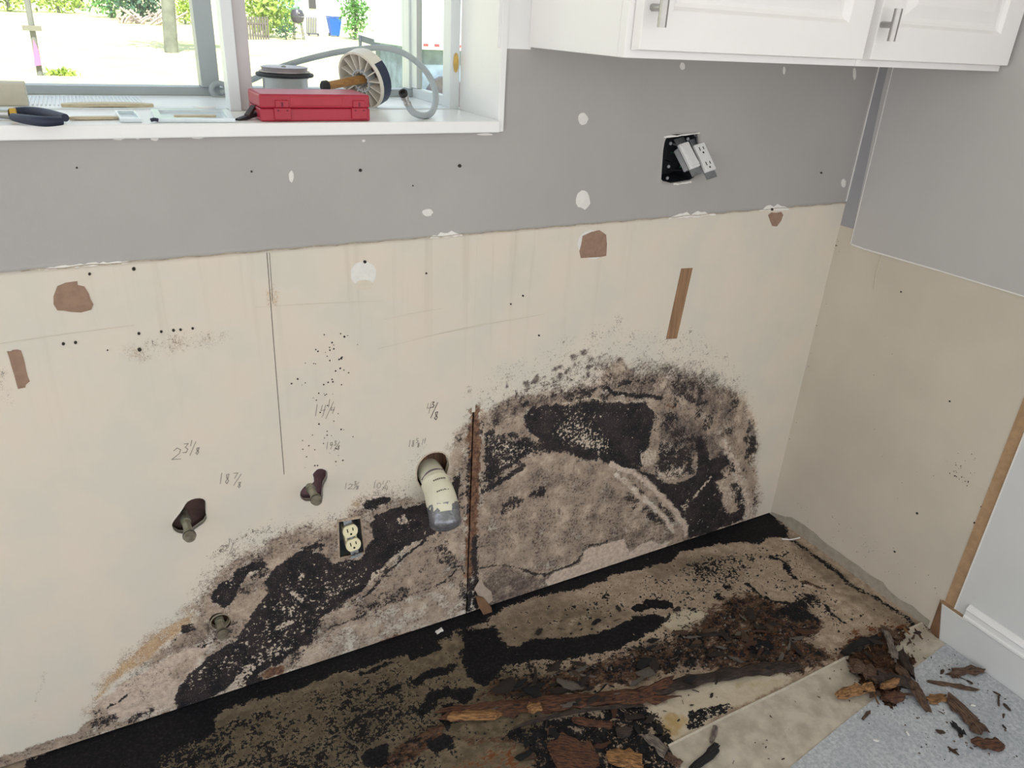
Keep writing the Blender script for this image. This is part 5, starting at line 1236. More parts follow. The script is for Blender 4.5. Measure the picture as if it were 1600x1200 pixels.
slip('wood_stick', (108, 187), (186, 186), 0.016, 0.004, 'short pale wooden stick to the right of the pliers', 'stick', M_SLIP)
slip('wood_stick', (272, 184), (338, 184), 0.016, 0.004, 'short beige wooden stick left of the black clip', 'stick', M_SLIP)
M_CLEAR = mat('clear_blister_plastic', (216, 228, 236), 0.2, 0.04, 40, 0.1, 120)
def tray(us, label):
    q = [F(u, v, SZ) for u, v in us]; c_ = sum(q) / 4
    bb = MB(); n = 4; top = [k2 + np.array([0, 0, 0.006]) for k2 in q]; inn = [c_ + (k2 - c_) * 0.82 + np.array([0, 0, 0.006]) for k2 in q]; low_ = [c_ + (k2 - c_) * 0.8 + np.array([0, 0, 0.0012]) for k2 in q]
    bb.add(q + top + inn + low_, [(i, (i + 1) % 4, 4 + (i + 1) % 4, 4 + i) for i in range(4)] + [(4 + i, 4 + (i + 1) % 4, 8 + (i + 1) % 4, 8 + i) for i in range(4)] + [(8 + i, 8 + (i + 1) % 4, 12 + (i + 1) % 4, 12 + i) for i in range(4)] + [(12, 13, 14, 15), (3, 2, 1, 0)])
    return tag(bb.build('plastic_tray', M_CLEAR, loc=c_), label, 'packaging')
tray([(188, 191), (222, 191), (210, 178), (180, 178)], 'clear plastic packaging tray right of the pliers, further left of the two')
tray([(243, 191), (368, 191), (356, 176), (236, 176)], 'long clear plastic packaging tray left of the black clip')
q = F(320, 169, SZ); tag(MB().lathe(q, (0, 0, 1), [(0.020, 0), (0.0205, 0.002), (0.0195, 0.004), (0.012, 0.0045)], 24).build('plastic_disc', M_WHITE, loc=q, smooth=True), 'flat white plastic disc at the back of the sill left of the mullion', 'disc')
q = F(236, 191, SZ); tag(MB().tube([q + np.array([0, 0, 0.003]), q + np.array([0.006, 0.001, 0.004]), q + np.array([0.011, -0.001, 0.003])], 0.0028, 8).build('screw_anchor', mat('dark_blue_plastic', (40, 42, 66), 0.5, 0.1), loc=q, smooth=True), 'tiny dark plastic anchor between the two clear trays', 'anchor')
# black clip
q = F(392, 187, SZ); cl = thing('spring_clip', tuple(q), 'small black clip lying against the left end of the red case', 'clip')
MB().obox(q + np.array([-0.004, 0.004, 0.004]), (1, 0.5, 0.25), (-0.5, 1, 0), (0, 0, 1), (0.022, 0.006, 0.003)).build('jaw', mat('black_clip_plastic', (30, 29, 32), 0.5, 0.1), cl, bevel=0.001)
MB().obox(q + np.array([0.002, 0.010, 0.012]), (0.6, 0.7, 0.5), (-0.7, 0.6, 0), (0, 0, 1), (0.014, 0.005, 0.003)).build('lever', mat('brown_black_plastic', (60, 46, 44), 0.5, 0.1), cl, bevel=0.001)
# beige parcel at the left edge
A = F(0, 166, SZ); tag(MB().box((A[0] - 0.09, A[1], SZ), (A[0] + 0.041, A[1] + 0.05, SZ + 0.036)).build('cardboard_box', mat('beige_cardboard', (200, 194, 178), 0.8, 0.06), loc=(A[0], A[1], SZ), bevel=0.002), 'small beige box standing at the left end of the sill', 'box')

# ================================================================== DEBRIS
def wood(name, a, b_):
    return mat(name, a, 0.85, 0.1, 9, 0.8, 14, rgb2=b_, stretch=(6, 34, 34), bd=0.004)
WOODS = {
    'dark': wood('rotten_dark_wood', (34, 27, 25), (66, 52, 44)),
    'brown': wood('rotten_brown_wood', (58, 42, 34), (112, 86, 68)),
    'red': wood('rotten_red_wood', (46, 30, 25), (108, 68, 46)),
    'orange': wood('fresh_broken_wood', (92, 62, 38), (168, 124, 78)),
    'grey': wood('grey_weathered_wood', (76, 69, 65), (142, 130, 120)),
    'black': wood('black_mould_crust', (16, 16, 19), (30, 28, 30)),
}
def chunk_mb(L, w, h, seed, st=6, rag=0.25, side=7):
    r = random.Random(seed); b = MB(); vs = []; fs = []
    bend = r.uniform(-0.12, 0.12) * L
    ends = [[r.uniform(-rag, rag) * min(w * 3.2, L * 0.7) for _ in range(side)] for _ in range(2)]
    base = [r.uniform(0.72, 1.15) for _ in range(side)]
    for i in range(st):
        t = i / (st - 1); x = (t - 0.5) * L
        tp = r.uniform(0.72, 1.05) if 0 < i < st - 1 else r.uniform(0.5, 0.9)
        jit = r.uniform(0.85, 1.12)
        for k2 in range(side):
            a = 2 * math.pi * k2 / side + 0.3
            f = base[k2] * r.uniform(1 - rag * 0.7, 1 + rag * 0.7) * tp * jit
            xx = x + (ends[0][k2] if i == 0 else ends[1][k2] if i == st - 1 else 0)
            zz = max(0.0, h / 2 + math.sin(a) * f * h / 2)
            vs.append((xx, math.cos(a) * f * w / 2 + bend * (t - 0.5) ** 2 * 2, zz))
    for i in range(st - 1):
        for k2 in range(side):
            k3 = (k2 + 1) % side; fs.append((i * side + k2, i * side + k3, (i + 1) * side + k3, (i + 1) * side + k2))
    fs.append(tuple(range(side - 1, -1, -1))); m = (st - 1) * side; fs.append(tuple(range(m, m + side)))
    return b.add(vs, fs)
def place(b, name, m, c, ang, tilt=0.0, roll=0.0):
    me = bpy.data.meshes.new(name); me.from_pydata(b.v, [], b.f); me.materials.append(m); me.update()
    o = bpy.data.objects.new(name, me); col.objects.link(o)
    o.location = c; o.rotation_euler = (roll, tilt, ang); ORIG[o.name] = np.array(c)
    return o
def big(name, a, c, w, h, kind, label, cat, z=0.0, seed=1, st=8, rag=0.25, tilt=0.0, side=8):
    A = F(*a, z); B = F(*c, z); d = B - A
    o = place(chunk_mb(np.linalg.norm(d), w, h, seed, st, rag, side), name, WOODS[kind], tuple((A + B) / 2 + np.array([0, 0, abs(math.sin(tilt)) * np.linalg.norm(d) / 2])), math.atan2(d[1], d[0]), tilt)
    return tag(o, label, cat)
VZ = 0.0049
# the two long rotten boards along the old cabinet front
big('rotten_board', (704, 1118), (1030, 1086), 0.050, 0.020, 'red', 'long rotten reddish board lying across the front of the subfloor', 'board', 0.001, 11, 26, 0.30, side=11)
rem = big('broken_end', (706, 1124), (782, 1121), 0.036, 0.022, 'orange', 'pale broken butt end of the long rotten board', 'board', 0.001, 12, 8, 0.16)
for kk in ('label', 'category'): del rem[kk]
rem['label'] = 'pale freshly broken end'
brd = bpy.data.objects['rotten_board']; bpy.context.view_layer.update(); rem.parent = brd; rem.matrix_parent_inverse = brd.matrix_world.inverted()
big('rotten_board', (985, 1086), (1232, 1040), 0.038, 0.018, 'dark', 'second rotten board ending near the beige vinyl edge', 'board', 0.001, 13, 20, 0.3, side=10)
big('rotten_board', (800, 1132), (1000, 1098), 0.010, 0.012, 'dark', 'thin dark lath along the near side of the long rotten board', 'board', 0.001, 14, 12, 0.2)
big('wood_flake', (1000, 1084), (1050, 1068), 0.026, 0.012, 'red', 'orange-brown split flake where the two rotten boards meet', 'wood flake', 0.012, 15)
big('wood_block', (825, 1112), (845, 1108), 0.030, 0.016, 'orange', 'small squarish wood block stuck on the long rotten board', 'wood block', 0.016, 16, 5, 0.1)
big('wood_flake', (862, 1178), (930, 1190), 0.085, 0.012, 'red', 'broad reddish wood flake at the bottom edge of the picture', 'wood flake', 0.001, 17, 7, 0.2)
big('wood_flake', (950, 1182), (1000, 1190), 0.060, 0.012, 'orange', 'yellowish wood flake right of the broad reddish one', 'wood flake', 0.001, 18, 7, 0.2)
big('wood_flake', (900, 1128), (960, 1136), 0.030, 0.010, 'red', 'red-brown flake just in front of the long rotten board', 'wood flake', 0.001, 19)
big('bark_block', (962, 1148), (985, 1145), 0.034, 0.014, 'dark', 'dark square chip between the flakes near the bottom', 'wood chip', 0.001, 20, 5, 0.12)
big('paper_shred', (1010, 1150), (1044, 1180), 0.034, 0.010, 'grey', 'crumpled grey shred beside the corner of the beige vinyl', 'paper shred', 0.001, 21, 7, 0.35)
big('wood_flake', (1042, 1185), (1062, 1196), 0.03, 0.010, 'brown', 'brown flake tucked at the left corner of the beige vinyl', 'wood flake', 0.001, 22)
big('mould_crust', (1086, 1204), (1124, 1168), 0.022, 0.014, 'black', 'black curved crust lying on the beige vinyl near the bottom', 'mould crust', VZ, 23, 8, 0.2)
big('mould_crust', (1112, 1160), (1118, 1138), 0.014, 0.006, 'grey', 'thin grey shred on the vinyl above the black crust', 'mould crust', VZ, 24)
# pile at the right
big('wood_chunk', (1308, 1090), (1358, 1080), 0.034, 0.026, 'orange', 'bright orange broken wood chunk on the beige vinyl', 'wood chunk', VZ, 31, 8, 0.2)
big('wood_splinter', (1404, 1046), (1447, 1108), 0.030, 0.016, 'brown', 'long pointed brown splinter reaching from the pile onto the paper', 'wood splinter', PZ, 32, 10, 0.3)
big('wood_chunk', (1380, 1096), (1406, 1092), 0.036, 0.024, 'red', 'reddish crumbly lump at the front of the debris pile', 'wood chunk', PZ, 33, 7, 0.35)
big('wood_chunk', (1328, 1040), (1384, 1066), 0.055, 0.022, 'brown', 'broad flat rotten slab in the middle of the debris pile', 'wood chunk', VZ + 0.008, 34, 9, 0.3)
big('wood_chunk', (1362, 1062), (1412, 1072), 0.045, 0.026, 'dark', 'dark crumbling lump on top of the pile', 'wood chunk', VZ + 0.014, 35, 8, 0.35)
big('wood_splinter', (1382, 985), (1398, 1030), 0.022, 0.014, 'grey', 'grey splinter lying upward at the back of the pile', 'wood splinter', VZ + 0.008, 36, 8, 0.25)
big('wood_chunk', (1402, 1020), (1420, 1060), 0.030, 0.024, 'dark', 'charred looking strip at the right side of the pile', 'wood chunk', VZ, 37, 8, 0.3)
big('wood_chunk', (1378, 1080), (1402, 1072), 0.022, 0.034, 'orange', 'ochre chip sticking up at the front of the pile', 'wood chunk', VZ + 0.010, 38, 5, 0.25)
big('wood_chunk', (1318, 1022), (1368, 1000), 0.030, 0.016, 'black', 'black decayed strip along the vinyl edge behind the pile', 'wood chunk', 0.001, 39, 8, 0.25)
big('wood_chunk', (1376, 985), (1402, 1000), 0.030, 0.018, 'brown', 'brown block at the back of the pile by the wall', 'wood chunk', VZ, 40, 7, 0.25)
big('bark_piece', (1482, 1092), (1534, 1146), 0.042, 0.016, 'brown', 'long ridged bark-like piece on the blue-grey paper', 'bark', PZ, 41, 10, 0.22)
big('wood_chunk', (1524, 1166), (1566, 1168), 0.036, 0.018, 'red', 'red-brown lump at the lower end of the bark piece', 'wood chunk', PZ, 42, 7, 0.25)
big('wood_chunk', (1484, 1056), (1528, 1049), 0.026, 0.016, 'brown', 'curled brown chip on the paper nearest the skirting', 'wood chip', PZ, 43, 8, 0.3)
big('wood_chunk', (1462, 1068), (1516, 1078), 0.016, 0.008, 'brown', 'ragged brown shred on the paper below the curled chip', 'wood chip', PZ, 44, 9, 0.45)
big('wood_chunk', (1452, 1094), (1478, 1092), 0.024, 0.010, 'orange', 'light brown flake at the upper end of the bark piece', 'wood chip', PZ, 45, 6, 0.35)
big('wood_chunk', (1486, 1132), (1502, 1148), 0.020, 0.010, 'black', 'black crumb cluster left of the bark piece', 'wood chip', PZ, 46, 6, 0.4)
big('wood_chip', (1348, 1124), (1358, 1112), 0.009, 0.005, 'brown', 'lone small stick on the paper left of the pile', 'wood chip', PZ, 47, 6, 0.2)
big('wood_chip', (1560, 1086), (1560, 1104), 0.007, 0.005, 'brown', 'thin twig standing apart on the paper near the right edge', 'wood chip', PZ, 48, 6, 0.2)
big('wood_chip', (1508, 1016), (1524, 1025), 0.006, 0.004, 'grey', 'thin grey stick at the foot of the skirting', 'wood chip', PZ, 49, 6, 0.2)
big('wood_chip', (1468, 1196), (1568, 1196), 0.006, 0.004, 'brown', 'thin brown stick at the bottom right', 'wood chip', PZ, 50, 6, 0.2) if False else None
q = F(686, 988, 0.002); tag(place(chunk_mb(0.02, 0.013, 0.008, 60, 5, 0.2), 'plaster_chip', M_CAULK, tuple(q), 0.3), 'white plaster chip lying in the black strip at the foot of the wall', 'plaster chip')
q = [F(1222, 842, 0.004), F(1236, 843, 0.004), F(1250, 840, 0.006)]; tag(MB().tube(q, 0.0018, 8).build('zip_tie', M_WHITE, loc=q[1], smooth=True), 'thin white plastic strip in the far corner of the floor', 'plastic strip')
# strip of rotted edge under the right wall
# crumbled mass of the debris pile
hpoly = [(1318, 1032), (1345, 1016), (1372, 1004), (1392, 990), (1424, 984), (1412, 1004), (1398, 1018), (1404, 1030), (1424, 1026), (1434, 1040), (1416, 1050), (1422, 1074), (1410, 1090), (1402, 1108), (1384, 1112), (1376, 1092), (1362, 1086), (1348, 1078), (1334, 1056)]
hq = [f2(*q) for q in hpoly]; hx_ = np.arange(min(q[0] for q in hq), max(q[0] for q in hq), 0.0022); hy_ = np.arange(min(q[1] for q in hq), max(q[1] for q in hq), 0.0022)
HX, HY = np.meshgrid(hx_, hy_); px, py = HX.ravel() + (fbm(HX.ravel() * 60, HY.ravel() * 60, 1) - .5) * 0.03, HY.ravel() + (fbm(HX.ravel() * 60, HY.ravel() * 60, 2) - .5) * 0.03
dd_ = np.full(len(px), 9.0)
for i in range(len(hq)): dd_ = np.minimum(dd_, seg_dist(px, py, hq[i], hq[(i + 1) % len(hq)]))
ins_ = inside(px, py, hq)
hh = np.where(ins_, VZ + np.clip(dd_ / 0.03, 0, 1) ** 0.6 * (0.003 + 0.020 * fbm(px * 45, py * 45, 6) ** 1.5) + (fbm(px * 160, py * 160, 8) - .5) * 0.009, -1)
b = MB(); nxh = len(hx_); idm = {}
keep = ins_.reshape(HX.shape)
for j in range(HX.shape[0] - 1):
    for i in range(HX.shape[1] - 1):
        if keep[j, i] and keep[j, i + 1] and keep[j + 1, i] and keep[j + 1, i + 1]:
            f_ = []
            for (jj_, ii_) in ((j, i), (j, i + 1), (j + 1, i + 1), (j + 1, i)):
                kk = jj_ * nxh + ii_
                if kk not in idm: idm[kk] = len(b.v); b.v.append((HX[jj_, ii_], HY[jj_, ii_], hh[kk]))
                f_.append(idm[kk])
            b.f.append(tuple(f_))
M_HEAP = bpy.data.materials.new('crumbled_rot'); t = NT(M_HEAP)
n1 = t.noise(60, 6, 0.7); n2 = t.noise(190, 5, 0.65); n3 = t.noise(28, 4)
c = t.mix(t.smooth(n1, 0.36, 0.6), lin((36, 27, 24)), lin((88, 64, 50))); c = t.mix(t.smooth(n2, 0.54, 0.68), c, lin((130, 98, 70))); c = t.mix(t.smooth(n3, 0.5, 0.68, 0, 0.7), c, lin((50, 42, 40)))
t.put(t.b.inputs['Base Color'], c); t.b.inputs['Roughness'].default_value = 0.9; t.b.inputs['Specular IOR Level'].default_value = 0.1; t.bump(n2, 0.8, 0.006)
hc = np.mean(np.array(hq), 0)
tag(b.build('rotten_wood_heap', M_HEAP, loc=(hc[0], hc[1], VZ)), 'crumbled dark brown rotten wood heaped over the vinyl edge', 'debris', kind='stuff')
# scattered chips, each one its own
shape = {kd: [chunk_mb(1.0, wd, hh, 100 + i * 7 + len(kd), 5, 0.3, 6) for i, (wd, hh) in enumerate(((0.30, 0.12), (0.45, 0.16), (0.18, 0.10), (0.6, 0.2)))] for kd in WOODS}
meshes = {}
for kd, ls in shape.items():
    for i, bb in enumerate(ls):
        me = bpy.data.meshes.new('wood_chip'); me.from_pydata(bb.v, [], bb.f); me.materials.append(WOODS[kd]); me.update(); meshes[kd, i] = me
HUE = {'dark': 'dark', 'brown': 'brown', 'red': 'reddish', 'orange': 'ochre', 'grey': 'grey', 'black': 'black'}
def chips(poly, n, smin, smax, kinds, z, label, group, seed, dirn=None):
    r = random.Random(seed); xs_ = [q[0] for q in poly]; ys_ = [q[1] for q in poly]; c = 0; tries = 0
    while c < n and tries < n * 60:
        tries += 1
        u, v = r.uniform(min(xs_), max(xs_)), r.uniform(min(ys_), max(ys_))
        if not inside(np.array([u]), np.array([v]), poly)[0]: continue
        kd = r.choice(kinds); s = smin + (smax - smin) * r.random() ** 2
        o = bpy.data.objects.new('wood_chip', meshes[kd, r.randrange(4)]); col.objects.link(o)
        q = F(u, v, z); o.location = (q[0], q[1], z + r.uniform(0, 0.3) * s * 0.1)
        o.scale = (s, s * r.uniform(.7, 1.3), s * r.uniform(.6, 1.1)); ang = r.uniform(0, 6.28) if dirn is None else dirn + r.gauss(0, 0.5)
        o.rotation_euler = (r.uniform(-.2, .2), r.uniform(-.12, .12), ang)
        tag(o, label.replace('small', 'small ' + HUE[kd], 1) if 'small dark' not in label else label.replace('small dark', 'small ' + HUE[kd], 1), 'wood chip', group); c += 1
A_, B_ = F(740, 1090), F(1150, 1030); bd = math.atan2(B_[1] - A_[1], B_[0] - A_[0])
chips([(740, 1112), (860, 1092), (1000, 1078), (1130, 1052), (1225, 1040), (1225, 1050), (1130, 1062), (1000, 1092), (860, 1108)], 34, 0.010, 0.040, ['dark', 'black', 'brown', 'grey'], 0.017, 'small rotten splinter lying on top of the long boards', 'splinters on the long boards', 9, bd)
chips([(760, 1085), (820, 1055), (900, 1035), (1000, 1005), (1080, 985), (1120, 995), (1060, 1050), (980, 1078), (850, 1092)], 70, 0.010, 0.055, ['grey', 'dark', 'brown', 'dark', 'black'], 0.007, 'small rotten splinter in the litter behind the long boards', 'splinters behind the long boards', 1, bd)
chips([(1080, 985), (1130, 945), (1200, 955), (1260, 975), (1280, 1020), (1200, 1040), (1110, 1030)], 60, 0.010, 0.048, ['brown', 'dark', 'red', 'dark', 'grey'], 0.007, 'small rotten chip in the brown litter left of the debris pile', 'chips left of the pile', 2)
chips([(1320, 1030), (1350, 1005), (1400, 985), (1440, 985), (1450, 1010), (1415, 1060), (1420, 1090), (1385, 1105), (1350, 1080)], 96, 0.008, 0.034, ['brown', 'red', 'dark', 'brown', 'dark', 'brown', 'orange'], VZ + 0.012, 'small rotten chip within the debris pile', 'chips in the debris pile', 3)
chips([(1430, 1030), (1480, 1010), (1540, 1060), (1590, 1110), (1590, 1190), (1500, 1190), (1440, 1120), (1400, 1110)], 36, 0.004, 0.022, ['brown', 'dark', 'red', 'brown'], PZ, 'small loose chip scattered on the blue-grey paper', 'chips on the floor paper', 4)
chips([(790, 1140), (880, 1125), (1000, 1105), (1035, 1130), (1050, 1170), (1050, 1199), (840, 1199), (800, 1175)], 46, 0.010, 0.040, ['black', 'dark', 'brown', 'red', 'black'], 0.002, 'small dark chip in front of the long rotten board', 'chips before the long board', 5)
chips([(1070, 1170), (1200, 1110), (1330, 1050), (1300, 1110), (1220, 1190), (1090, 1198)], 12, 0.003, 0.010, ['dark', 'black', 'brown'], VZ, 'tiny dark crumb on the beige vinyl', 'crumbs on the vinyl', 6)
chips([(1010, 1110), (1060, 1080), (1200, 1056), (1130, 1100), (1060, 1140)], 10, 0.005, 0.020, ['dark', 'brown'], 0.002, 'small chip on the pale patch between boards and vinyl', 'chips on the pale patch', 7)
chips([(760, 1000), (960, 940), (1080, 900), (1150, 900), (1060, 985), (1030, 955), (900, 990)], 14, 0.006, 0.030, ['dark', 'brown', 'black'], 0.002, 'small dark splinter on the bare subfloor near the drywall', 'splinters on the bare subfloor', 8)
def crumbs(poly, n, smax, m, z, name, label, seed):
    r = random.Random(seed); b = MB(); xs_ = [q[0] for q in poly]; ys_ = [q[1] for q in poly]; c = 0
    while c < n:
        u, v = r.uniform(min(xs_), max(xs_)), r.uniform(min(ys_), max(ys_))
        if not inside(np.array([u]), np.array([v]), poly)[0]: continue
        q = F(u, v, z); s = 0.0008 + smax * r.random() ** 3; a = r.uniform(0, 6.28)
        pts_ = [q + np.array([s * math.cos(a + k2 * 2.09) * r.uniform(.6, 1.3), s * math.sin(a + k2 * 2.09) * r.uniform(.6, 1.3), 0]) for k2 in range(3)] + [q + np.array([0, 0, s * 0.9])]
        b.add(pts_, [(0, 1, 3), (1, 2, 3), (2, 0, 3), (2, 1, 0)]); c += 1
    o = b.build(name, m); return tag(o, label, 'debris', kind='stuff')
crumbs([(300, 1170), (480, 1085), (700, 1030), (1000, 900), (1200, 850), (1420, 985), (1300, 1020), (1050, 1060), (720, 1190), (300, 1199)], 1500, 0.005, WOODS['black'], 0.001, 'mould_crumbs', 'fine black mould crumbs strewn over the rotten subfloor', 21)
crumbs([(1280, 1060), (1330, 1000), (1440, 975), (1480, 1020), (1580, 1100), (1590, 1190), (1450, 1190), (1350, 1130)], 260, 0.003, WOODS['brown'], PZ, 'wood_crumbs', 'fine brown wood dust around the debris pile', 22)
crumbs([(840, 1060), (980, 1020), (1130, 950), (1280, 980), (1240, 1035), (1050, 1055)], 700, 0.005, WOODS['grey'], 0.003, 'wood_fibres', 'fine grey fibres in the rotten litter', 23)
for u, v in ((1369, 1158), (1418, 1147), (1520, 1103), (1398, 1029)):
    q = F(u, v, PZ); tag(place(chunk_mb(0.010, 0.007, 0.004, int(u), 5, 0.3), 'plaster_chip', M_CAULK, tuple(q), u), 'tiny white plaster chip lying around the debris pile', 'plaster chip', 'white chips by the debris pile')

# ================================================================== OUTSIDE THE WINDOW
M_LAWN = mat('sunlit_dry_lawn', (196, 196, 132), 0.95, 0.12, 0.9, 0.2, 6, rgb2=(214, 206, 160))
b = MB(); b.add([(-70, 0.17, -0.36), (70, 0.17, -0.36), (70, 4, -0.35), (-70, 4, -0.35), (70, 120, -0.35 + 0.022 * 116), (-70, 120, -0.35 + 0.022 * 116)], [(0, 1, 2, 3), (3, 2, 4, 5)])
tag(b.build('ground', M_LAWN), 'sunlit pale lawn sloping up outside the window', 'lawn', kind='structure')
def leaves_mb(c, rad, n, s, seed, sq=(1, 1, 1)):
    r = random.Random(seed); b = MB()
    for _ in range(n):
        a = r.uniform(0, 6.283); z = r.uniform(-1, 1); rr_ = r.random() ** 0.45 * r.uniform(0.75, 1.1); h = math.sqrt(1 - z * z)
        q = np.array(c) + np.array([h * math.cos(a) * rad * sq[0], h * math.sin(a) * rad * sq[1], z * rad * sq[2]]) * rr_
        d1 = np.array([r.gauss(0, 1) for _ in range(3)]); d1 /= np.linalg.norm(d1); d2 = np.cross(d1, [r.gauss(0, 1) for _ in range(3)]); d2 /= np.linalg.norm(d2) + 1e-9
        l = s * r.uniform(.6, 1.3)
        b.add([q - d1 * l, q + d2 * l * 0.4, q + d1 * l, q - d2 * l * 0.4], [(0, 1, 2, 3)])
    return b
M_LEAF = [mat('yellow_green_leaves', (150, 176, 74), 0.7, 0.2, 3, 0), mat('mid_green_leaves', (96, 146, 74), 0.7, 0.25, 3, 0), mat('dark_green_leaves', (56, 92, 66), 0.7, 0.3, 3, 0)]
M_TRUNK = mat('grey_bark', (112, 116, 104), 0.9, 0.2, 4, 0.4, 20)
def tree(name, u, v, crown_px, h, rad, kind, label, cat, seed, n=900, trunk=0.12, sq=(1, 1, 1), group=None, leaf=0.16):
    g = G(u, v); root = thing(name, tuple(g), label, cat, group)
    MB().tube([g, g + np.array([0.03 * h, 0, h * 0.5]), g + np.array([0, 0.02, h])], lambda s: trunk * (1 - 0.5 * s), 10).build('trunk', M_TRUNK, root, smooth=True)
    leaves_mb(g + np.array([crown_px, 0, h]), rad, n, leaf, seed, sq).build('foliage', M_LEAF[kind], root)
    return root
# stake with cross piece and ribbon
g = G(63, 118); tp = W(38, -25, g[1]); ax = tp - g
st = thing('garden_stake', tuple(g), 'leaning grey stake with a short cross piece and pink ribbon on the lawn', 'stake')
MB().tube([g, g + ax * 0.5, tp], 0.055, 10, 1).build('post', mat('weathered_grey_post', (112, 114, 108), 0.9, 0.15, 4, 0.3, 20), st)
cq = W(50, 44, g[1] - 0.1); MB().box((cq[0] - 0.16, cq[1] - 0.04, cq[2] - 0.045), (cq[0] + 0.16, cq[1] + 0.03, cq[2] + 0.045)).build('cross_piece', mat('weathered_grey_board', (118, 116, 102), 0.9, 0.15, 4, 0.3, 20), st)
rq = W(57, 86, g[1] - 0.1); MB().prism([rq + np.array(k2) for k2 in ((0.0, 0, 0.28), (0.05, 0, 0.1), (0.05, 0, -0.18), (-0.07, 0, -0.2), (-0.04, 0, 0.05))], (0, -0.03, 0)).build('ribbon', mat('pink_ribbon', (236, 110, 160), 0.6, 0.05), st)
g = G(100, 118); tag(leaves_mb(g + np.array([0, 0, 0.05]), 0.28, 90, 0.07, 3, (1.2, 0.7, 0.3)).build('grass_tuft', M_LEAF[0], loc=g), 'small green weed tuft on the pale lawn right of the stake', 'weed')
# tree trunks
g = G(268, 82); root = thing('tree', tuple(g), 'straight pale tree trunk left of the window mullion', 'tree')
tp = W(258, -60, g[1]); MB().tube([g, (g + tp) / 2, tp], lambda s: 0.19 - 0.02 * s, 14).build('trunk', M_TRUNK, root, smooth=True); leaves_mb(tp + np.array([0, 0, 1.6]), 1.9, 400, 0.25, 9).build('foliage', M_LEAF[1], root)
g = G(123, 13); root = thing('tree', tuple(g), 'thin distant tree trunk at the top of the lawn', 'tree')
tp = W(120, -40, g[1]); MB().tube([g, (g + tp) / 2, tp], 0.25, 10).build('trunk', mat('dark_bark', (70, 70, 62), 0.9, 0.2, 4, 0.3, 20), root, smooth=True); leaves_mb(tp + np.array([0, 0, 2.0]), 2.2, 300, 0.3, 10).build('foliage', M_LEAF[1], root)
def bush(u, v, r_px, kind, label, seed, sq=(1, 1, 0.8), n=600, mn=12, group=None, ymax=60.0):
    g = G(u, v)
    if g[1] > ymax or g[1] < 0: d = ray(u, v); g = CAM_LOC + d * ((ymax - CAM_LOC[1]) / d[1])
    dist = np.linalg.norm(g - CAM_LOC); rad = r_px / FPX * dist
    c = g + np.array([0, 0, rad * sq[2] * 0.85])
    root = thing('shrub', tuple(g), label, 'shrub', group)
    leaves_mb(c, rad, n, rad * 0.11, seed, sq).build('foliage', M_LEAF[kind], root)
    MB().tube([g + np.array([0, 0, -0.1]), c], rad * 0.06, 8, 1).build('stem', M_TRUNK, root)
    return root
bush(15, 18, 34, 0, 'yellow-green shrub at the top left of the lawn', 31)
bush(92, 20, 30, 0, 'feathery yellow-green shrub right of the stake', 32, (1.3, 1, 0.7))
bush(175, 28, 34, 1, 'light green shrub left of the brush heap', 33, (1.1, 1, .9))
bush(222, 33, 36, 2, 'dark green thicket behind the pale tree trunk', 34, (1.1, 1, .9), 900)
bush(290, 38, 20, 0, 'small yellow-green shrub right of the pale tree trunk', 35, (0.7, 0.7, 1.1))
# brush heap: grey twigs
g = G(225, 38); root = thing('brush_heap', tuple(g), 'heap of cut grey branches in front of the dark thicket', 'brush heap'); rr = random.Random(6)
ds = np.linalg.norm(g - CAM_LOC)
for kk in range(26):
    p0 = g + np.array([rr.uniform(-28, 30) / FPX * ds, rr.uniform(-.5, .5), 0.02]); p1 = p0 + np.array([rr.uniform(-26, 26), 0, rr.uniform(4, 18)]) / FPX * ds
    MB().tube([p0, (p0 + p1) / 2 + np.array([0, 0, 0.05]), p1], 0.05, 5, 1).build('branch', mat('cut_branch', (166, 152, 146), 0.9, 0.2, 4, 0), root)
# neighbour's house, far behind
YH = 58.0
def at(u, v, y): return W(u, v, y)
a, c = at(455, 62, YH), at(760, 10, YH); zt = at(500, -160, YH)[2]
house = thing('neighbour_house', ((a[0] + c[0]) / 2, YH, 0.9), 'white neighbouring house with a brick section beyond the lawn', 'house')
MB().box((a[0], YH, 0.6), (c[0], YH + 6, zt)).build('wall', mat('white_house_render', (236, 238, 240), 0.8, 0.02, 0.5, 0.05, 4), house)
q0, q1 = at(586, 26, YH - .2), at(626, -40, YH - .2); bw = q1[0] - q0[0]
BR = mat('brick', (196, 120, 100), 0.85, 0.12, 2, 0.1, 8); bme = MB().box((0, -0.12, 0), (0.48, 0.08, 0.20)).build('brick', BR, house)
bme.location = np.array([q0[0], YH - 0.05, q0[2]]) - ORIG[house.name] + np.array([0, 0, 0]); me = bme.data
for v_ in me.vertices: v_.co = v_.co + Vector(tuple(ORIG[house.name]))
for row in range(9):
    for cc_ in range(int(bw / 0.52)):
        if row == 0 and cc_ == 0: continue
        o = bme.copy(); col.objects.link(o); o.parent = house; o.location = bme.location + Vector((cc_ * 0.52 + (0.26 if row % 2 else 0), 0, row * 0.24))
q = at(488, 5, YH - .1); MB().box((q[0] - .25, YH - .15, q[2] - .35), (q[0] + .25, YH + .05, q[2] + .5)).build('wall_lamp', mat('dark_lamp_metal', (60, 58, 62), 0.5, 0.1), house)
q = at(452, 4, YH - .1); w_ = MB().box((q[0] - .9, YH - .1, q[2] - .4), (q[0] + .9, YH + .05, q[2] + 1.6)).build('window', mat('pale_blue_window', (150, 180, 206), 0.2, 0.05), house)
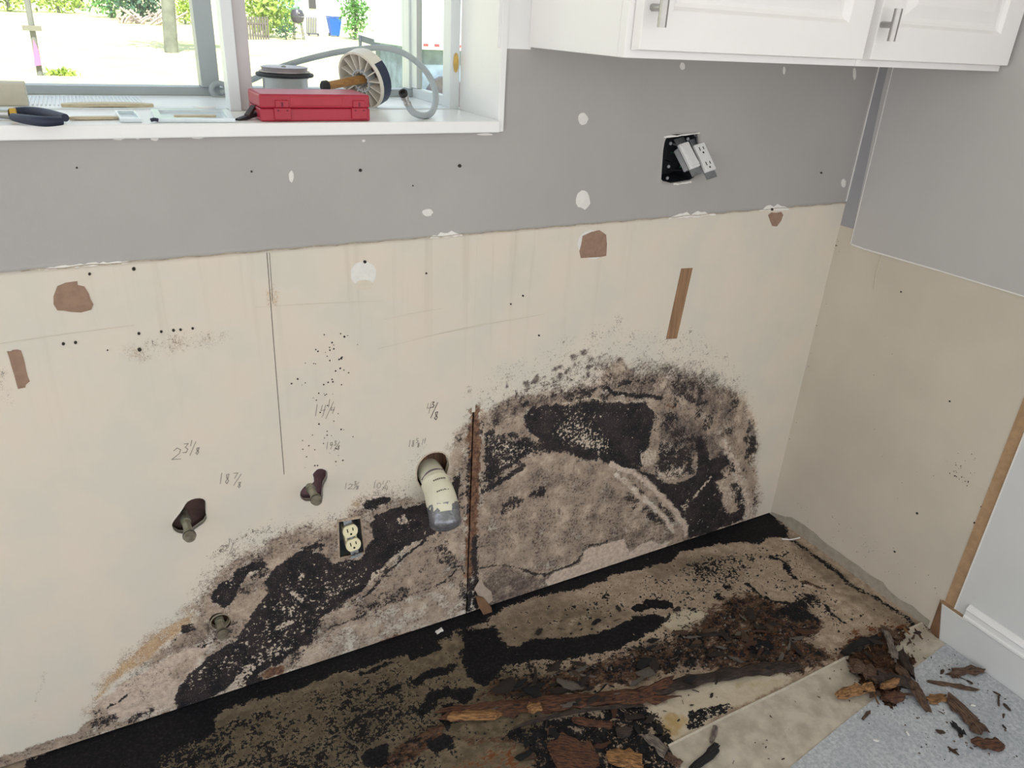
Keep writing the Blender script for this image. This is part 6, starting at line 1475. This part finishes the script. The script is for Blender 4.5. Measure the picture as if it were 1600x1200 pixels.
q = at(597, 52, 40); q2 = at(592, -30, 40); gp = G(592, 52); tag(MB().tube([gp, gp + np.array([0, 0, 4.0])], 0.12, 10, 1).build('porch_post', M_WHITE, loc=gp), 'white post in front of the brick section', 'post')
bush(415, 58, 46, 0, 'bright green leafy shrub right of the mullion', 41, (0.9, 0.9, 1.0), 900)
bush(448, 50, 28, 1, 'green shrub behind the barbecue', 42, (0.9, .9, .9), 500)
bush(447, 62, 18, 2, 'low bluish bush left of the barbecue', 43, (1.1, .8, .7), 300)
bush(556, 62, 32, 1, 'tall green shrub right of the blue bin', 44, (0.7, .7, 1.35), 800)
# stick fence
g0, g1 = G(388, 62), G(420, 62); fr = thing('picket_fence', tuple((g0 + g1) / 2), 'low stick fence under the bright green shrub', 'fence')
for kk in range(9): p0 = g0 + (g1 - g0) * kk / 8; MB().box(p0 + np.array([-.03, -.03, 0]), p0 + np.array([.03, .03, 0.8])).build('picket', mat('grey_picket', (104, 98, 94), 0.9, 0.1, 3, 0), fr)
p0, p1 = g0 + np.array([0, .05, .55]), g1 + np.array([0, .05, .55]); MB().tube([p0, p1], 0.05, 6, 1).build('rail', mat('grey_picket', (176, 170, 168), 0.9, 0.1, 3, 0), fr)
# kettle barbecue
g = G(467, 62); ds = np.linalg.norm(g - CAM_LOC); U_ = ds / FPX
bbq = thing('kettle_barbecue', tuple(g), 'dark round barbecue on thin legs before the white house', 'barbecue'); MBQ = mat('dark_enamel', (66, 62, 72), 0.35, 0.1)
MB().lathe(g + np.array([0, 0, 20 * U_]), (0, 0, 1), [(2 * U_, 0), (7 * U_, 2 * U_), (9 * U_, 7 * U_), (9 * U_, 8.5 * U_)], 18).build('bowl', MBQ, bbq, smooth=True)
MB().lathe(g + np.array([0, 0, 28.8 * U_]), (0, 0, 1), [(9.2 * U_, 0), (9 * U_, 3 * U_), (6.5 * U_, 8 * U_), (2 * U_, 9.5 * U_)], 18).build('lid', MBQ, bbq, smooth=True)
for sx_ in (-1, 1):
    for sy_ in (-1, 1): MB().cyl(g + np.array([sx_ * 7 * U_, sy_ * 4 * U_, 0]), g + np.array([sx_ * 4.5 * U_, sy_ * 3 * U_, 21 * U_]), 0.6 * U_, n=6).build('leg', MBQ, bbq)
MB().sphere(g + np.array([0, -9.3 * U_, 33 * U_]), 1.2 * U_, 8, 6).build('vent_knob', M_STEELP, bbq)
# slatted chair
g = G(487, 56); ch = thing('garden_chair', tuple(g), 'dark slatted garden chair beside the barbecue', 'chair'); MCH = mat('dark_grey_slats', (82, 84, 94), 0.6, 0.1)
for kk in range(6): MB().obox(g + np.array([(-6 + kk * 2.6) * U_, 0, 14 * U_]), (1, 0, 0), (0, 1, 0.2), (0.0, -0.2, 1), (0.75 * U_, 0.4 * U_, 12 * U_)).build('slat', MCH, ch)
MB().box(g + np.array([-7 * U_, -8 * U_, 2 * U_]), g + np.array([9 * U_, 0, 4 * U_])).build('seat', MCH, ch)
for sx_ in (-6, 8): MB().box(g + np.array([sx_ * U_ - .04, -8 * U_, 0]), g + np.array([sx_ * U_ + .04, -7 * U_, 3 * U_])).build('leg', MCH, ch)
# blue wheelie bin
g = G(523, 57); wb = thing('wheelie_bin', tuple(g), 'bright blue wheeled rubbish bin beside the tall green shrub', 'bin'); MBL = mat('blue_bin_plastic', (28, 96, 220), 0.5, 0.05)
vs = []
for z_, h_ in ((1.5, 6.0), (26, 9.5)):
    for sx_, sy_ in ((-1, -1), (1, -1), (1, 1), (-1, 1)): vs.append(g + np.array([sx_ * h_ * U_, sy_ * h_ * U_, z_ * U_]))
MB().add(vs, [(0, 3, 2, 1), (4, 5, 6, 7), (0, 1, 5, 4), (1, 2, 6, 5), (2, 3, 7, 6), (3, 0, 4, 7)]).build('bin_body', MBL, wb)
MB().box(g + np.array([-10.5 * U_, -10.5 * U_, 26.2 * U_]), g + np.array([10 * U_, 11 * U_, 28.2 * U_])).build('lid', mat('dark_blue_lid', (24, 78, 180), 0.5, 0.05), wb, bevel=0.05)
for sx_ in (-7.5, 6): MB().cyl(g + np.array([sx_ * U_, 6 * U_, 2.6 * U_]), g + np.array([(sx_ + 1.5) * U_, 6 * U_, 2.6 * U_]), 2.6 * U_, n=14).build('wheel', MBQ, wb)
# folding work table with clutter, nearer
g = G(610, 105); yT = g[1]; U2 = np.linalg.norm(g - CAM_LOC) / FPX
tb = thing('folding_table', tuple(g), 'long folding work table with dark frame outside the window', 'table'); MT = mat('dark_table_frame', (74, 82, 92), 0.5, 0.1)
A, B = at(560, 51, yT + 1.0), at(642, 76, yT - 1.0)
MB().prism([A, B, B + np.array([1.6, 1.4, 0]), A + np.array([1.6, 1.4, 0])], (0, 0, -0.05)).build('tabletop', mat('pale_table_top', (226, 228, 232), 0.5, 0.03), tb)
MB().prism([A + np.array([0, 0, -.06]), B + np.array([0, 0, -.06]), B + np.array([0.05, 0.05, -.06]), A + np.array([.05, .05, -.06])], (0, 0, -0.16)).build('apron', MT, tb)
for t_ in (0.03, 0.5, 0.95):
    q = A + (B - A) * t_; MB().cyl((q[0], q[1], ground_z(q[1])), q + np.array([0, 0, -.05]), 0.05, n=8).build('leg', MT, tb)
q = at(612, 92, yT + .4); cz = ground_z(q[1]); bx = thing('storage_crate', (q[0], q[1], cz), 'grey crate standing under the folding table', 'crate')
MB().box((q[0] - 14 * U2, q[1], cz), (q[0] + 18 * U2, q[1] + .6, cz + 30 * U2)).build('crate_body', mat('blue_grey_crate', (104, 124, 136), 0.6, 0.15, 3, 0.2, 10), bx, bevel=0.02)
MB().box((q[0] - 16 * U2, q[1] - .05, cz + 30.3 * U2), (q[0] + 20 * U2, q[1] + .65, cz + 33 * U2)).build('lid', mat('grey_crate_lid', (134, 146, 154), 0.6, 0.1), bx, bevel=0.02)
q = at(574, 100, yT + .2); cz = ground_z(q[1]); yb = thing('yellow_bucket', (q[0], q[1], cz), 'pale yellow bucket left of the grey crate', 'bucket')
MB().lathe((q[0], q[1], cz), (0, 0, 1), [(5 * U2, 0), (6.5 * U2, 18 * U2), (6 * U2, 18 * U2), (4.7 * U2, 1 * U2)], 16).build('pail', mat('yellow_pail', (226, 196, 92), 0.5, 0.05), yb, smooth=True)
MB().tube([np.array([q[0] - 6.5 * U2, q[1], cz + 17 * U2]), np.array([q[0], q[1], cz + 23 * U2]), np.array([q[0] + 6.5 * U2, q[1], cz + 17 * U2])], 0.02, 6).build('bail', MT, yb)
for i, (u, v, w_, h_, rgb, nm, lb, ct) in enumerate(((602, 50, 10, 24, (238, 238, 240), 'white_container', 'white container standing on the folding table', 'container'), (619, 55, 6, 22, (214, 70, 84), 'red_can', 'red can standing on the folding table right of the white container', 'can'), (578, 46, 5, 10, (150, 206, 196), 'green_bottle', 'small mint green bottle at the left end of the folding table', 'bottle'))):
    u_t = (u - 560) / 82; q = A + (B - A) * min(max(u_t, 0.02), 0.98) + np.array([0.6, 0.5, 0.001])
    o = thing(nm, tuple(q), lb, ct)
    MB().lathe(q, (0, 0, 1), [(w_ * U2 * .95, 0), (w_ * U2, h_ * U2 * .1), (w_ * U2, h_ * U2 * .8), (w_ * U2 * .7, h_ * U2 * .9)], 16).build('body', mat(nm + '_plastic', rgb, 0.5, 0.04), o, smooth=True)
    MB().lathe(q + np.array([0, 0, h_ * U2 * .901]), (0, 0, 1), [(w_ * U2 * .5, 0), (w_ * U2 * .5, h_ * U2 * .12)], 14).build('lid', M_WHITE, o)
# trailer seen through the side glazing
yT2 = 11.0
def tp_(u, v): return W(u, v, yT2)
g = tp_(700, 175); gz = ground_z(yT2)
tr = thing('box_trailer', (g[0], yT2, gz), 'white box trailer with red reflective dashes parked beside the house', 'trailer')
xl, xr = tp_(655, 60)[0], tp_(800, 60)[0]; zlo = tp_(690, 78)[2]; zhi = tp_(690, -120)[2]
MB().box((xl, yT2, zlo), (xr, yT2 + 2.2, zhi)).build('box_body', mat('teal_white_panel', (196, 226, 232), 0.5, 0.05, 1, 0), tr, bevel=0.02)
MB().box((xl, yT2 - 0.03, zlo), (xr, yT2, zlo + 0.16)).build('rub_rail', M_WHITE, tr)
wpx = tp_(691, 72)[0] - tp_(690, 72)[0]
for kk in range(7): MB().box((xl + (5 + kk * 17) * wpx, yT2 - 0.036, zlo + 0.045), (xl + (13 + kk * 17) * wpx, yT2 - 0.031, zlo + 0.085)).build('reflector', mat('red_reflector', (226, 60, 70), 0.4, 0.05), tr)
MB().box((xl + 0.05, yT2 + 0.15, gz + 0.35), (xr, yT2 + 2.0, zlo)).build('chassis', mat('blue_grey_chassis', (110, 128, 146), 0.6, 0.25, 4, 0.2, 10), tr)
for u in (700, 770): q = tp_(u, 100); MB().cyl((q[0], yT2 + 0.02, gz + 0.36), (q[0], yT2 + 0.3, gz + 0.36), 0.36, n=24).build('wheel', MBQ, tr)
